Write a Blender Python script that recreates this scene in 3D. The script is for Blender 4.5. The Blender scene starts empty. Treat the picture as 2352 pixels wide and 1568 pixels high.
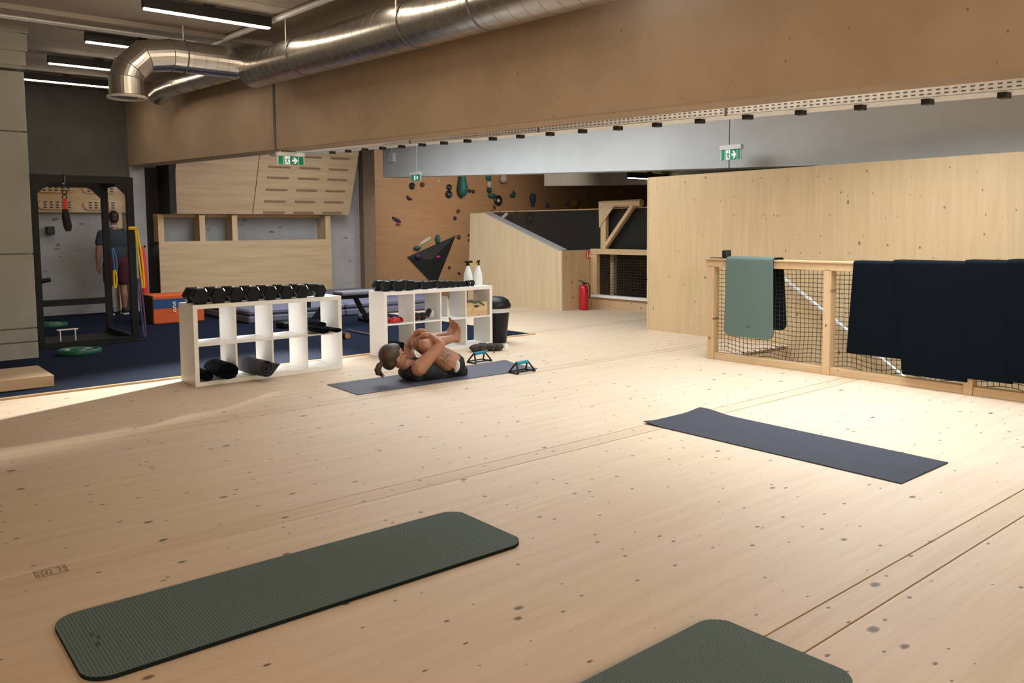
import bpy, bmesh, math, random
from mathutils import Vector, Matrix
R = math.radians
rnd = random.Random(7)
scn = bpy.context.scene
COL = scn.collection

# ------------------------------------------------------------------ camera
CAM_H = 1.38
FPX, CX, CY = 1882.64, 1176.0, 671.10
PITCH, ROLL, YAW = R(4.38884), R(-0.45152), R(50.13965)
_F = Vector((math.cos(YAW)*math.cos(PITCH), math.sin(YAW)*math.cos(PITCH), -math.sin(PITCH)))
_R = Vector((math.sin(YAW), -math.cos(YAW), 0))
_U = _R.cross(_F)
_R2 = math.cos(ROLL)*_R + math.sin(ROLL)*_U
_U2 = -math.sin(ROLL)*_R + math.cos(ROLL)*_U
cam_d = bpy.data.cameras.new('camera')
cam_d.sensor_width = 36.0
cam_d.lens = FPX/2352*36.0
cam_d.shift_y = (CY-784.0)/2352.0
cam_d.clip_start = 0.05
cam = bpy.data.objects.new('camera', cam_d); COL.objects.link(cam)
cam.matrix_world = Matrix(((_R2.x, _U2.x, -_F.x, 0), (_R2.y, _U2.y, -_F.y, 0), (_R2.z, _U2.z, -_F.z, CAM_H), (0, 0, 0, 1)))
scn.camera = cam
EYE = Vector((0, 0, CAM_H))
def ray(px, py): return _R2*((px-CX)/FPX) - _U2*((py-CY)/FPX) + _F
def at_z(px, py, z=0.0): d = ray(px, py); return EYE + d*((z-CAM_H)/d.z)
def at_x(px, py, X): d = ray(px, py); return EYE + d*(X/d.x)
def at_y(px, py, Y): d = ray(px, py); return EYE + d*(Y/d.y)

# ------------------------------------------------------------------ world, lights, exposure
scn.view_settings.view_transform = 'Standard'
scn.view_settings.look = 'None'
scn.view_settings.gamma = 1.0
scn.view_settings.use_curve_mapping = False
scn.view_settings.exposure = 0.03
w = bpy.data.worlds.new('world'); scn.world = w; w.use_nodes = True
w.node_tree.nodes['Background'].inputs[0].default_value = (0.62, 0.72, 0.80, 1)
w.node_tree.nodes['Background'].inputs[1].default_value = 0.12
def area(name, loc, target, sx, sy, power, col, spread=180):
    l = bpy.data.lights.new(name, 'AREA'); l.shape = 'RECTANGLE'; l.size = sx; l.size_y = sy
    l.energy = power; l.color = col; l.spread = R(spread)
    o = bpy.data.objects.new(name, l); COL.objects.link(o); o.location = loc
    o.rotation_euler = (Vector(target)-Vector(loc)).to_track_quat('-Z', 'Y').to_euler(); return o
area('skylight_far', (6.4, 9.8, 3.3), (6.4, 9.8, 0), 2.0, 6.5, 290, (0.90, 0.97, 1.0))
area('fill_near', (5.6, 3.0, 3.1), (5.2, 2.9, 0), 1.8, 4.2, 250, (0.87, 0.955, 1.0), 160)  # added unseen fill that brightens the floor at the right
area('fill_rear', (0.3, -3.9, 2.2), (1.8, 4.0, 0.3), 6.5, 1.9, 430, (1.0, 0.79, 0.56))  # added warm fill behind the camera for the left floor, no window built
area('climbing_hall_light', (10.9, 12.4, 3.3), (11.3, 16.0, 1.0), 1.8, 1.2, 58, (1.0, 0.86, 0.70), 130)
sp = bpy.data.lights.new('ceiling_spot', 'SPOT'); sp.energy = 13000; sp.spot_size = R(19); sp.spot_blend = 1.0; sp.shadow_soft_size = 0.14
sp.color = (1.0, 0.985, 0.95)
spo = bpy.data.objects.new('ceiling_spot', sp); COL.objects.link(spo); spo.location = (8.6, 10.5, 2.8)
spo.rotation_euler = (Vector((2.65, 7.75, 0.1))-Vector(spo.location)).to_track_quat('-Z', 'Y').to_euler()

# ------------------------------------------------------------------ materials
MATS = {}
def new_mat(name):
    m = bpy.data.materials.new(name); m.use_nodes = True; MATS[name] = m
    return m, m.node_tree.nodes, m.node_tree.links, m.node_tree.nodes['Principled BSDF']
def rgba(c): return (c[0], c[1], c[2], 1)
def plain(name, col, rough=0.6, metal=0.0, noise=0.0, scale=30, bump=0.0, emit=0, spec=0.5):
    m, N, L, b = new_mat(name)
    b.inputs['Roughness'].default_value = rough; b.inputs['Metallic'].default_value = metal
    b.inputs['Specular IOR Level'].default_value = spec
    b.inputs['Base Color'].default_value = rgba(col)
    if noise or bump:
        g = N.new('ShaderNodeNewGeometry'); t = N.new('ShaderNodeTexNoise'); t.inputs['Scale'].default_value = scale; t.inputs['Detail'].default_value = 4
        L.new(g.outputs['Position'], t.inputs['Vector'])
        if noise:
            r = N.new('ShaderNodeValToRGB'); r.color_ramp.elements[0].position = 0.3; r.color_ramp.elements[1].position = 0.7
            r.color_ramp.elements[0].color = rgba([c*(1-noise) for c in col]); r.color_ramp.elements[1].color = rgba([min(1, c*(1+noise)) for c in col])
            L.new(t.outputs['Fac'], r.inputs['Fac']); L.new(r.outputs['Color'], b.inputs['Base Color'])
        if bump:
            p = N.new('ShaderNodeBump'); p.inputs['Strength'].default_value = bump; p.inputs['Distance'].default_value = 0.01
            L.new(t.outputs['Fac'], p.inputs['Height']); L.new(p.outputs['Normal'], b.inputs['Normal'])
    if emit:
        b.inputs['Emission Color'].default_value = rgba(col); b.inputs['Emission Strength'].default_value = emit
    return m
def mth(N, L, op, a, b=None, clamp=False):
    n = N.new('ShaderNodeMath'); n.operation = op; n.use_clamp = clamp
    for i, v in enumerate((a, b)):
        if v is None: continue
        if isinstance(v, (int, float)): n.inputs[i].default_value = v
        else: L.new(v, n.inputs[i])
    return n.outputs[0]
def wood(name, c_lo, c_hi, knot, along='X', across='Y', dens=3.0, rad=0.07, rough=0.5, fine=60, kn=True):
    """spruce sheet: stretched grain, pale and dark streaks, scattered dark knots"""
    m, N, L, b = new_mat(name)
    b.inputs['Roughness'].default_value = rough
    g = N.new('ShaderNodeNewGeometry'); s = N.new('ShaderNodeSeparateXYZ'); L.new(g.outputs['Position'], s.inputs[0])
    a, c = s.outputs[along], s.outputs[across]
    third = s.outputs[[k for k in 'XYZ' if k not in (along, across)][0]]
    def vec(sa, sc, s3=0.0):
        n = N.new('ShaderNodeCombineXYZ'); L.new(mth(N, L, 'MULTIPLY', a, sa), n.inputs[0]); L.new(mth(N, L, 'MULTIPLY', c, sc), n.inputs[1])
        if s3: L.new(mth(N, L, 'MULTIPLY', third, s3), n.inputs[2])
        return n.outputs[0]
    t1 = N.new('ShaderNodeTexNoise'); t1.inputs['Scale'].default_value = 1; t1.inputs['Detail'].default_value = 5; t1.inputs['Roughness'].default_value = 0.65
    L.new(vec(0.9, 14, 9), t1.inputs['Vector'])
    t2 = N.new('ShaderNodeTexNoise'); t2.inputs['Scale'].default_value = 1; t2.inputs['Detail'].default_value = 2
    L.new(vec(2.0, fine, fine), t2.inputs['Vector'])
    mix = mth(N, L, 'ADD', mth(N, L, 'MULTIPLY', t1.outputs['Fac'], 0.72), mth(N, L, 'MULTIPLY', t2.outputs['Fac'], 0.28))
    r = N.new('ShaderNodeValToRGB'); r.color_ramp.elements[0].position = 0.36; r.color_ramp.elements[1].position = 0.62
    r.color_ramp.elements[0].color = rgba(c_lo); r.color_ramp.elements[1].color = rgba(c_hi)
    L.new(mix, r.inputs['Fac']); out = r.outputs['Color']
    if kn:
        for (sa, sc, rr, keep) in ((dens, dens*1.6, rad, 0.2), (dens*1.9, dens*3.4, rad*1.05, 0.35)):
            v = N.new('ShaderNodeTexVoronoi'); v.voronoi_dimensions = '2D'; v.inputs['Scale'].default_value = 1
            L.new(vec(sa, sc), v.inputs['Vector'])
            sep = N.new('ShaderNodeSeparateColor'); L.new(v.outputs['Color'], sep.inputs[0])
            rad_n = mth(N, L, 'MULTIPLY', mth(N, L, 'MULTIPLY', sep.outputs[0], mth(N, L, 'GREATER_THAN', sep.outputs[1], keep)), rr)
            d = mth(N, L, 'ADD', v.outputs['Distance'], mth(N, L, 'MULTIPLY', mth(N, L, 'SUBTRACT', t2.outputs['Fac'], 0.45), 0.06))
            k = mth(N, L, 'MULTIPLY', mth(N, L, 'SUBTRACT', rad_n, d), 28.0, True)
            mx = N.new('ShaderNodeMix'); mx.data_type = 'RGBA'; L.new(mth(N, L, 'MULTIPLY', k, 0.93), mx.inputs[0])
            L.new(out, mx.inputs[6]); mx.inputs[7].default_value = rgba(knot); out = mx.outputs[2]
    L.new(out, b.inputs['Base Color'])
    p = N.new('ShaderNodeBump'); p.inputs['Strength'].default_value = 0.08; p.inputs['Distance'].default_value = 0.004
    L.new(mix, p.inputs['Height']); L.new(p.outputs['Normal'], b.inputs['Normal'])
    return m
def concrete(name, c, rough=0.85, holes=True, dark=0.75, scuff=False):
    m, N, L, b = new_mat(name); b.inputs['Roughness'].default_value = rough
    g = N.new('ShaderNodeNewGeometry')
    t = N.new('ShaderNodeTexNoise'); t.inputs['Scale'].default_value = 1.6; t.inputs['Detail'].default_value = 7; t.inputs['Roughness'].default_value = 0.6
    L.new(g.outputs['Position'], t.inputs['Vector'])
    r = N.new('ShaderNodeValToRGB'); r.color_ramp.elements[0].position = 0.3; r.color_ramp.elements[1].position = 0.7
    r.color_ramp.elements[0].color = rgba([x*dark for x in c]); r.color_ramp.elements[1].color = rgba(c)
    L.new(t.outputs['Fac'], r.inputs['Fac']); out = r.outputs['Color']
    if holes:
        v = N.new('ShaderNodeTexVoronoi'); v.inputs['Scale'].default_value = 9; L.new(g.outputs['Position'], v.inputs['Vector'])
        k = mth(N, L, 'MULTIPLY', mth(N, L, 'SUBTRACT', 0.075, v.outputs['Distance']), 40, True)
        mx = N.new('ShaderNodeMix'); mx.data_type = 'RGBA'; L.new(mth(N, L, 'MULTIPLY', k, 0.7), mx.inputs[0]); L.new(out, mx.inputs[6])
        mx.inputs[7].default_value = rgba([x*0.25 for x in c]); out = mx.outputs[2]
    if scuff:
        mp = N.new('ShaderNodeMapping'); mp.inputs['Scale'].default_value = (2.2, 2.2, 6.5); L.new(g.outputs['Position'], mp.inputs['Vector'])
        t3 = N.new('ShaderNodeTexNoise'); t3.inputs['Scale'].default_value = 1.3; t3.inputs['Detail'].default_value = 6; L.new(mp.outputs[0], t3.inputs['Vector'])
        k = mth(N, L, 'MULTIPLY', mth(N, L, 'SUBTRACT', t3.outputs['Fac'], 0.655), 30, True)
        mx = N.new('ShaderNodeMix'); mx.data_type = 'RGBA'; L.new(mth(N, L, 'MULTIPLY', k, 0.8), mx.inputs[0]); L.new(out, mx.inputs[6])
        mx.inputs[7].default_value = rgba([x*0.2 for x in c]); out = mx.outputs[2]
    L.new(out, b.inputs['Base Color'])
    p = N.new('ShaderNodeBump'); p.inputs['Strength'].default_value = 0.25; p.inputs['Distance'].default_value = 0.02
    L.new(t.outputs['Fac'], p.inputs['Height']); L.new(p.outputs['Normal'], b.inputs['Normal'])
    return m
wood('floor_wood', (0.57, 0.435, 0.305), (0.65, 0.512, 0.378), (0.11, 0.06, 0.032), 'X', 'Y', dens=2.6, rad=0.085, rough=0.55)
wood('strip_wood', (0.53, 0.395, 0.265), (0.62, 0.48, 0.345), (0.10, 0.055, 0.03), 'X', 'Y', dens=2.3, rad=0.08, rough=0.55)
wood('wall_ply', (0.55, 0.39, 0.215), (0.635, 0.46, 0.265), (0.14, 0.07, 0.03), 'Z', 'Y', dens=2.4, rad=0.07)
wood('ramp_ply', (0.56, 0.42, 0.25), (0.66, 0.51, 0.33), (0.14, 0.07, 0.03), 'Z', 'Y', dens=2.4, rad=0.05)
wood('return_ply', (0.53, 0.36, 0.19), (0.64, 0.45, 0.26), (0.12, 0.06, 0.03), 'Z', 'X', dens=4.2, rad=0.11)
wood('timber', (0.50, 0.335, 0.18), (0.64, 0.45, 0.265), (0.15, 0.08, 0.04), 'Y', 'Z', dens=2.0, rad=0.10)
wood('timber_up', (0.50, 0.335, 0.18), (0.64, 0.45, 0.265), (0.15, 0.08, 0.04), 'Z', 'Y', dens=2.0, rad=0.10)
wood('board_ply', (0.46, 0.325, 0.19), (0.60, 0.43, 0.26), (0.16, 0.09, 0.05), 'X', 'Z', dens=1.0, rad=0.03, kn=False)
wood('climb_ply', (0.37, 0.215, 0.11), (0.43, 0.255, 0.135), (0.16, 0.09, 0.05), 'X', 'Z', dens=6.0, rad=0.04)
wood('plinth_ply', (0.46, 0.33, 0.19), (0.62, 0.46, 0.30), (0.16, 0.09, 0.05), 'X', 'Y', kn=False)
wood('crate_wood', (0.50, 0.34, 0.17), (0.66, 0.48, 0.27), (0.14, 0.07, 0.03), 'X', 'Z', dens=5, rad=0.12)
concrete('concrete_beam', (0.435, 0.325, 0.225), holes=True, dark=0.8)
concrete('concrete_shade', (0.12, 0.125, 0.12), holes=False, dark=0.7)  # dark colour carries the shade of the upper back wall
concrete('concrete_white', (0.68, 0.70, 0.71), holes=False, dark=0.88)
concrete('concrete_wall', (0.36, 0.36, 0.37), holes=False, dark=0.72, scuff=True)
concrete('concrete_column', (0.36, 0.36, 0.33), holes=False, dark=0.8)
concrete('ceiling_board', (0.40, 0.36, 0.31), holes=False, dark=0.9)
plain('rung_wood', (0.22, 0.125, 0.075), 0.7, noise=0.2, scale=40)
plain('cheek_brown', (0.19, 0.135, 0.09), 0.8, noise=0.12, scale=20)
plain('white_wall', (0.5, 0.5, 0.5), 0.8, noise=0.1, scale=2)
plain('carpet_navy', (0.0065, 0.012, 0.029), 0.95, noise=0.5, scale=260, bump=0.6, spec=0.1)
plain('duct_metal', (0.60, 0.58, 0.55), 0.30, 1.0, noise=0.12, scale=6)
plain('galvanised', (0.80, 0.81, 0.82), 0.5, 0.25, noise=0.1, scale=40)
plain('slot_dark', (0.12, 0.12, 0.13), 0.8)
plain('steel', (0.65, 0.65, 0.66), 0.25, 1.0)
plain('rail_steel', (0.82, 0.82, 0.82), 0.3, 0.3)
plain('lamp_black', (0.008, 0.009, 0.010), 0.5)
plain('lamp_glow', (1.0, 0.83, 0.62), 0.5, emit=42.0)
plain('white_melamine', (0.80, 0.79, 0.77), 0.35, noise=0.02, scale=8)
plain('rubber_black', (0.0025, 0.0038, 0.0048), 0.42, noise=0.2, scale=60, spec=0.3)
plain('rack_black', (0.003, 0.0045, 0.006), 0.5, spec=0.3)
plain('chrome', (0.75, 0.75, 0.76), 0.18, 1.0)
plain('plate_green', (0.006, 0.085, 0.050), 0.5, noise=0.15, scale=40)
plain('mat_green', (0.100, 0.146, 0.146), 0.8, noise=0.12, scale=180)
plain('mat_under', (0.003, 0.007, 0.008), 0.85, spec=0.2)
plain('mat_sage', (0.100, 0.155, 0.140), 0.7, noise=0.12, scale=220)
plain('mat_grey', (0.052, 0.055, 0.070), 0.8, noise=0.18, scale=160, bump=0.1, spec=0.15)
plain('mat_blue_grey', (0.068, 0.070, 0.105), 0.65, noise=0.2, scale=150)
plain('mat_navy', (0.0014, 0.0040, 0.0075), 0.8, noise=0.25, scale=200, bump=0.15, spec=0.08)
plain('pad_blue', (0.14, 0.14, 0.205), 0.8, noise=0.2, scale=60)
plain('pad_grey', (0.16, 0.15, 0.17), 0.7, noise=0.15, scale=60)
plain('skin', (0.40, 0.205, 0.125), 0.5, noise=0.12, scale=40)
plain('skin_pale', (0.25, 0.125, 0.085), 0.6, noise=0.1, scale=40)
plain('hair_brown', (0.045, 0.027, 0.014), 0.55, noise=0.35, scale=150)
plain('hair_dark', (0.012, 0.009, 0.007), 0.5)
plain('cloth_black', (0.003, 0.004, 0.005), 0.75, noise=0.2, scale=90)
plain('cloth_slate', (0.022, 0.034, 0.048), 0.9, noise=0.3, scale=60)
plain('cloth_maroon', (0.055, 0.005, 0.010), 0.9, noise=0.2, scale=60)
plain('cloth_white', (0.55, 0.53, 0.50), 0.9)
plain('tattoo_ink', (0.05, 0.045, 0.04), 0.6, noise=0.6, scale=120)
plain('exit_green', (0.0, 0.27, 0.13), 0.4, emit=0.10)
plain('exit_white', (0.9, 0.93, 0.9), 0.4, emit=0.25)
plain('red_paint', (0.50, 0.012, 0.020), 0.28)
plain('red_sign', (0.55, 0.03, 0.01), 0.5)
plain('print_white', (0.8, 0.78, 0.72), 0.6)
plain('ink_brown', (0.12, 0.08, 0.05), 0.8)
plain('ink_dark', (0.05, 0.06, 0.06), 0.8)
plain('plastic_teal', (0.0, 0.22, 0.34), 0.4)
plain('plastic_white', (0.75, 0.77, 0.76), 0.3)
plain('plastic_yellow', (0.75, 0.55, 0.02), 0.4)
plain('band_yellow', (0.75, 0.50, 0.0), 0.6)
plain('band_blue', (0.04, 0.14, 0.30), 0.6)
plain('band_purple', (0.11, 0.06, 0.16), 0.6)
plain('band_green', (0.0, 0.10, 0.06), 0.6)
plain('box_orange', (0.62, 0.10, 0.015), 0.7, noise=0.1, scale=30)
plain('box_blue', (0.01, 0.06, 0.20), 0.7)
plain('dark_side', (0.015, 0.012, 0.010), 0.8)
plain('black_panel', (0.018, 0.017, 0.017), 0.7, noise=0.3, scale=3)
plain('rope_dark', (0.018, 0.024, 0.020), 0.8)
plain('hold_black', (0.008, 0.012, 0.014), 0.5)
plain('hold_teal', (0.012, 0.12, 0.12), 0.6)
plain('hold_darkteal', (0.008, 0.06, 0.07), 0.6)
plain('hold_white', (0.50, 0.48, 0.43), 0.7)
plain('hold_purple', (0.045, 0.02, 0.09), 0.6)
plain('hold_pink', (0.40, 0.04, 0.12), 0.6)
plain('hold_blue', (0.010, 0.05, 0.14), 0.6)
plain('hold_yellow', (0.35, 0.22, 0.01), 0.6)
plain('hold_maroon', (0.09, 0.02, 0.02), 0.7)
plain('hold_brown', (0.10, 0.045, 0.03), 0.7)
plain('volume_black', (0.012, 0.015, 0.020), 0.75, noise=0.4, scale=25)
plain('cap_grey', (0.46, 0.43, 0.42), 0.8, noise=0.08, scale=60)
plain('camo', (0.035, 0.03, 0.022), 0.8, noise=0.8, scale=40)
plain('strap_red', (0.55, 0.02, 0.015), 0.6)
plain('cork', (0.42, 0.19, 0.08), 0.8, noise=0.2, scale=80)
plain('bag_clear', (0.62, 0.62, 0.62), 0.25)
# fine dark net screen of the climbing hall: partly see-through
m, N, L, b = new_mat('screen_net')
b.inputs['Base Color'].default_value = (0.02, 0.018, 0.015, 1); b.inputs['Roughness'].default_value = 0.9; b.inputs['Alpha'].default_value = 0.6

# ------------------------------------------------------------------ mesh helpers
def bm_new(): return bmesh.new()
def add_box(bm, x0, x1, y0, y1, z0, z1, M=None):
    vs = [bm.verts.new(v) for v in ((x0, y0, z0), (x1, y0, z0), (x1, y1, z0), (x0, y1, z0), (x0, y0, z1), (x1, y0, z1), (x1, y1, z1), (x0, y1, z1))]
    if M is not None:
        for v in vs: v.co = M @ v.co
    for f in ((0, 3, 2, 1), (4, 5, 6, 7), (0, 1, 5, 4), (1, 2, 6, 5), (2, 3, 7, 6), (3, 0, 4, 7)): bm.faces.new([vs[i] for i in f])
    return vs
def bar(bm, a, b, wx, wz, up=(0, 0, 1)):
    """rectangular bar from a to b"""
    a, b = Vector(a), Vector(b); d = (b-a); l = d.length; d.normalize()
    s = d.cross(Vector(up)); s.normalize(); u = s.cross(d)
    M = Matrix(((s.x, d.x, u.x, a.x), (s.y, d.y, u.y, a.y), (s.z, d.z, u.z, a.z), (0, 0, 0, 1)))
    add_box(bm, -wx/2, wx/2, 0, l, -wz/2, wz/2, M)
def tube(bm, pts, r, seg=10, caps=True, closed=False):
    pts = [Vector(p) for p in pts]; n = len(pts); rs = r if isinstance(r, (list, tuple)) else [r]*n
    rings = []; prev = None
    for i, p in enumerate(pts):
        if closed: t = pts[(i+1) % n]-pts[i-1]
        else: t = pts[min(i+1, n-1)]-pts[max(i-1, 0)]
        t.normalize()
        if prev is None:
            ref = Vector((0, 0, 1)) if abs(t.z) < 0.9 else Vector((1, 0, 0))
            u = t.cross(ref).normalized()
        else:
            u = (prev - t*prev.dot(t)).normalized()
        prev = u; v = t.cross(u)
        rings.append([bm.verts.new(p+(u*math.cos(2*math.pi*k/seg)+v*math.sin(2*math.pi*k/seg))*rs[i]) for k in range(seg)])
    m = n if closed else n-1
    for i in range(m):
        A, B = rings[i], rings[(i+1) % n]
        for k in range(seg): bm.faces.new((A[k], A[(k+1) % seg], B[(k+1) % seg], B[k]))
    if caps and not closed:
        bm.faces.new(rings[0][::-1]); bm.faces.new(rings[-1])
def lathe(bm, prof, seg=24, M=None):
    """profile [(r, z)] around z"""
    rings = []
    for (r, z) in prof:
        ring = []
        for k in range(seg):
            co = Vector((r*math.cos(2*math.pi*k/seg), r*math.sin(2*math.pi*k/seg), z))
            ring.append(bm.verts.new(M @ co if M is not None else co))
        rings.append(ring)
    for A, B in zip(rings[:-1], rings[1:]):
        for k in range(seg): bm.faces.new((A[k], A[(k+1) % seg], B[(k+1) % seg], B[k]))
    bm.faces.new(rings[0][::-1]); bm.faces.new(rings[-1])
def prism(bm, poly, off):
    """extrude a planar polygon (list of 3D points) by a vector"""
    off = Vector(off)
    A = [bm.verts.new(Vector(p)) for p in poly]; B = [bm.verts.new(Vector(p)+off) for p in poly]
    n = len(poly); bm.faces.new(A[::-1]); bm.faces.new(B)
    for i in range(n): bm.faces.new((A[i], A[(i+1) % n], B[(i+1) % n], B[i]))
def ball(bm, c, r, sc=(1, 1, 1), sub=2, M=None, wob=0.0, seed=0):
    g = bmesh.ops.create_icosphere(bm, subdivisions=sub, radius=1.0)
    q = random.Random(seed)
    for v in g['verts']:
        k = 1+wob*(q.random()-0.5)
        co = Vector((v.co.x*sc[0], v.co.y*sc[1], v.co.z*sc[2]))*r*k
        v.co = (M @ co if M is not None else co)+Vector(c)
def obj(name, bm, mat, parent=None, smooth=False, bevel=0.0, seg=1):
    bmesh.ops.recalc_face_normals(bm, faces=bm.faces[:])
    if bevel:
        bmesh.ops.bevel(bm, geom=[e for e in bm.edges if len(e.link_faces) == 2 and e.calc_face_angle(0) > 0.5], offset=bevel, segments=seg, affect='EDGES', profile=0.5)
    me = bpy.data.meshes.new(name); bm.to_mesh(me); bm.free()
    me.materials.append(MATS[mat])
    if smooth:
        for p in me.polygons: p.use_smooth = True
        if hasattr(me, 'set_sharp_from_angle'): me.set_sharp_from_angle(angle=R(40))
    o = bpy.data.objects.new(name, me); COL.objects.link(o)
    if parent is not None: attach(o, parent)
    return o
MW = {}
def attach(o, parent):
    o.parent = parent
    if parent.name in MW: o.matrix_parent_inverse = MW[parent.name].inverted()
def tag(o, label, cat, group=None):
    o['label'] = label; o['category'] = cat
    if group: o['group'] = group
    return o
def thing(name, label, cat, loc=(0, 0, 0), group=None, local=False):
    o = bpy.data.objects.new(name, None); COL.objects.link(o); o.location = loc; o.empty_display_size = 0.1
    if not local: MW[o.name] = Matrix.Translation(Vector(loc))
    return tag(o, label, cat, group)
def struct(o): o['kind'] = 'structure'; return o
def sbox(name, mat, x0, x1, y0, y1, z0, z1, parent=None, bevel=0.0):
    bm = bm_new(); add_box(bm, x0, x1, y0, y1, z0, z1); return obj(name, bm, mat, parent, bevel=bevel)
def copy_tree(o, loc, rotz=0.0, scale=1.0, label=None):
    c = o.copy(); COL.objects.link(c); c.location = loc; c.rotation_euler = (0, 0, rotz); c.scale = (scale,)*3
    if label: c['label'] = label
    for ch in o.children:
        d = ch.copy(); COL.objects.link(d); d.parent = c
    return c

# ------------------------------------------------------------------ setting: floor
S = 0.037                                    # the concrete structure rises gently towards the back wall
FX0 = -3.2
floor_o = struct(sbox('floor', 'concrete_wall', FX0, 20.5, -4.2, 18.2, -1.72, -1.60))
seams = [-3.13, -2.985, -0.88, -0.735, 1.369, 1.514, 3.62, 3.764, 5.87, 6.013, 8.12, 8.265, 10.37, 10.515]
edges = [-4.2]+seams+[15.3]
for i in range(len(edges)-1):
    a, bb = edges[i]+0.0042, edges[i+1]-0.0042
    strip = (bb-a) < 0.3
    bm = bm_new()
    if bb <= 5.27: add_box(bm, FX0, 7.22, a, bb, -0.05, 0.0)
    elif a >= 5.27: add_box(bm, FX0, 10.32 if bb < 10.4 else 9.5, a, bb, -0.05, 0.0)
    else:
        add_box(bm, FX0, 7.22, a, 5.27, -0.05, 0.0); add_box(bm, FX0, 10.32, 5.27, bb, -0.05, 0.0)
    obj('floor_strip' if strip else 'floor_panel', bm, 'strip_wood' if strip else 'floor_wood', floor_o)
# substructure of the deck round the stairwell
struct(sbox('trim_2', 'timber', 7.17, 7.215, -4.2, 5.27, -1.6, -0.06))
struct(sbox('trim_3', 'timber', 7.22, 8.55, 5.28, 5.32, -1.6, -0.06))
struct(sbox('trim_4', 'timber', 10.29, 10.33, 5.3, 10.4, -1.6, -0.06))
# timber edge between boards and carpet
bm = bm_new(); prism(bm, [(FX0, 7.745, 0.0), (7.10, 8.03, 0.0), (7.10, 8.07, 0.0), (FX0, 7.785, 0.0)], (0, 0, 0.016)); struct(obj('trim_1', bm, 'timber'))
bm = bm_new(); prism(bm, [(FX0+0.01, 7.79, 0.001), (7.06, 8.07, 0.001), (7.06, 15.28, 0.001), (1.76, 15.28, 0.001), (1.76, 10.24, 0.001), (FX0+0.01, 10.24, 0.001)], (0, 0, 0.011))
tag(obj('carpet', bm, 'carpet_navy'), 'dark navy carpet covering the weight area behind the shelves', 'carpet')

# ------------------------------------------------------------------ setting: walls, beams, ceiling
struct(sbox('wall_back', 'concrete_wall', FX0, 8.9, 15.3, 15.5, 0, 4.2))
struct(sbox('wall_left', 'white_wall', FX0-0.2, FX0, -4.2, 15.5, 0, 4.2))
struct(sbox('wall_rear', 'white_wall', FX0, 20.5, -4.4, -4.2, -1.6, 4.2))
struct(sbox('wall_far_right', 'white_wall', 20.5, 20.7, -4.2, 18.2, -1.6, 4.4))
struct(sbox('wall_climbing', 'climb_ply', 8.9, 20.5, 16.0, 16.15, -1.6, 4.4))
struct(sbox('wall_climbing_cheek', 'cheek_brown', 8.62, 8.90, 15.12, 16.0, 0, 4.2))
def zbeam1(y): return 2.02+0.0325*y
def zbeam2(y): return 1.905+0.0388*y
def zceil(y): return 3.1986+0.038*y
def sloped_box(bm, x0, x1, y0, y1, zb0, zb1, zt0, zt1):
    vs = [bm.verts.new(v) for v in ((x0, y0, zb0), (x1, y0, zb0), (x1, y1, zb1), (x0, y1, zb1), (x0, y0, zt0), (x1, y0, zt0), (x1, y1, zt1), (x0, y1, zt1))]
    for f in ((0, 3, 2, 1), (4, 5, 6, 7), (0, 1, 5, 4), (1, 2, 6, 5), (2, 3, 7, 6), (3, 0, 4, 7)): bm.faces.new([vs[i] for i in f])
# near concrete beam, cast in two lengths with a joint at the exit sign
bm = bm_new(); sloped_box(bm, 4.06, 4.35, -4.2, 9.10, zbeam1(-4.2), zbeam1(9.10), zceil(-4.2)+0.02, zceil(9.1)+0.02)
b1 = struct(obj('trim_beam_near', bm, 'concrete_beam', bevel=0.012))
bm = bm_new(); sloped_box(bm, 4.06, 4.35, 9.125, 15.3, zbeam1(9.125), zbeam1(15.3), zceil(9.1)+0.02, zceil(15.3)+0.02)
struct(obj('trim_beam_near_end', bm, 'concrete_beam', bevel=0.012))
bm = bm_new(); sloped_box(bm, 9.06, 9.42, -4.2, 6.42, zbeam2(-4.2), zbeam2(6.42), zceil(-4.2)+0.02, zceil(6.42)+0.02)
struct(obj('trim_beam_far', bm, 'concrete_white'))
bm = bm_new(); sloped_box(bm, 9.06, 9.42, 6.44, 15.05, zbeam2(6.44), zbeam2(15.05), zceil(6.44)+0.02, zceil(15.05)+0.02)
struct(obj('trim_beam_far_end', bm, 'concrete_white'))
# small concrete beam deep in the climbing hall
hbp = at_x(1250, 427, 12.6)
bm = bm_new(); sloped_box(bm, 12.6, 12.95, 2.0, hbp.y, hbp.z-0.036*(hbp.y-2.0), hbp.z, zceil(2.0)+0.02, zceil(hbp.y)+0.02)
struct(obj('trim_beam_hall', bm, 'concrete_column'))
# ceiling: boards laid across the bay
ceil_o = bm_new(); sloped_box(ceil_o, FX0, 20.5, -4.2, 18.2, zceil(-4.2)+0.05, zceil(18.2)+0.05, zceil(-4.2)+0.2, zceil(18.2)+0.2)
ceil_o = struct(obj('ceiling', ceil_o, 'ceiling_board'))
y = 2.4; k = 0
while y < 15.2:
    wd = 0.56
    y1 = min(y+wd-0.012, 15.29); low = 0.05 if k == 12 else 0.0
    bm = bm_new(); sloped_box(bm, -1.0, 4.06, y, y1, zceil(y)-low, zceil(y1)-low, zceil(y)+0.05, zceil(y1)+0.05)
    obj('ceiling_board', bm, 'ceiling_board', ceil_o); y += wd; k += 1
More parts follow.
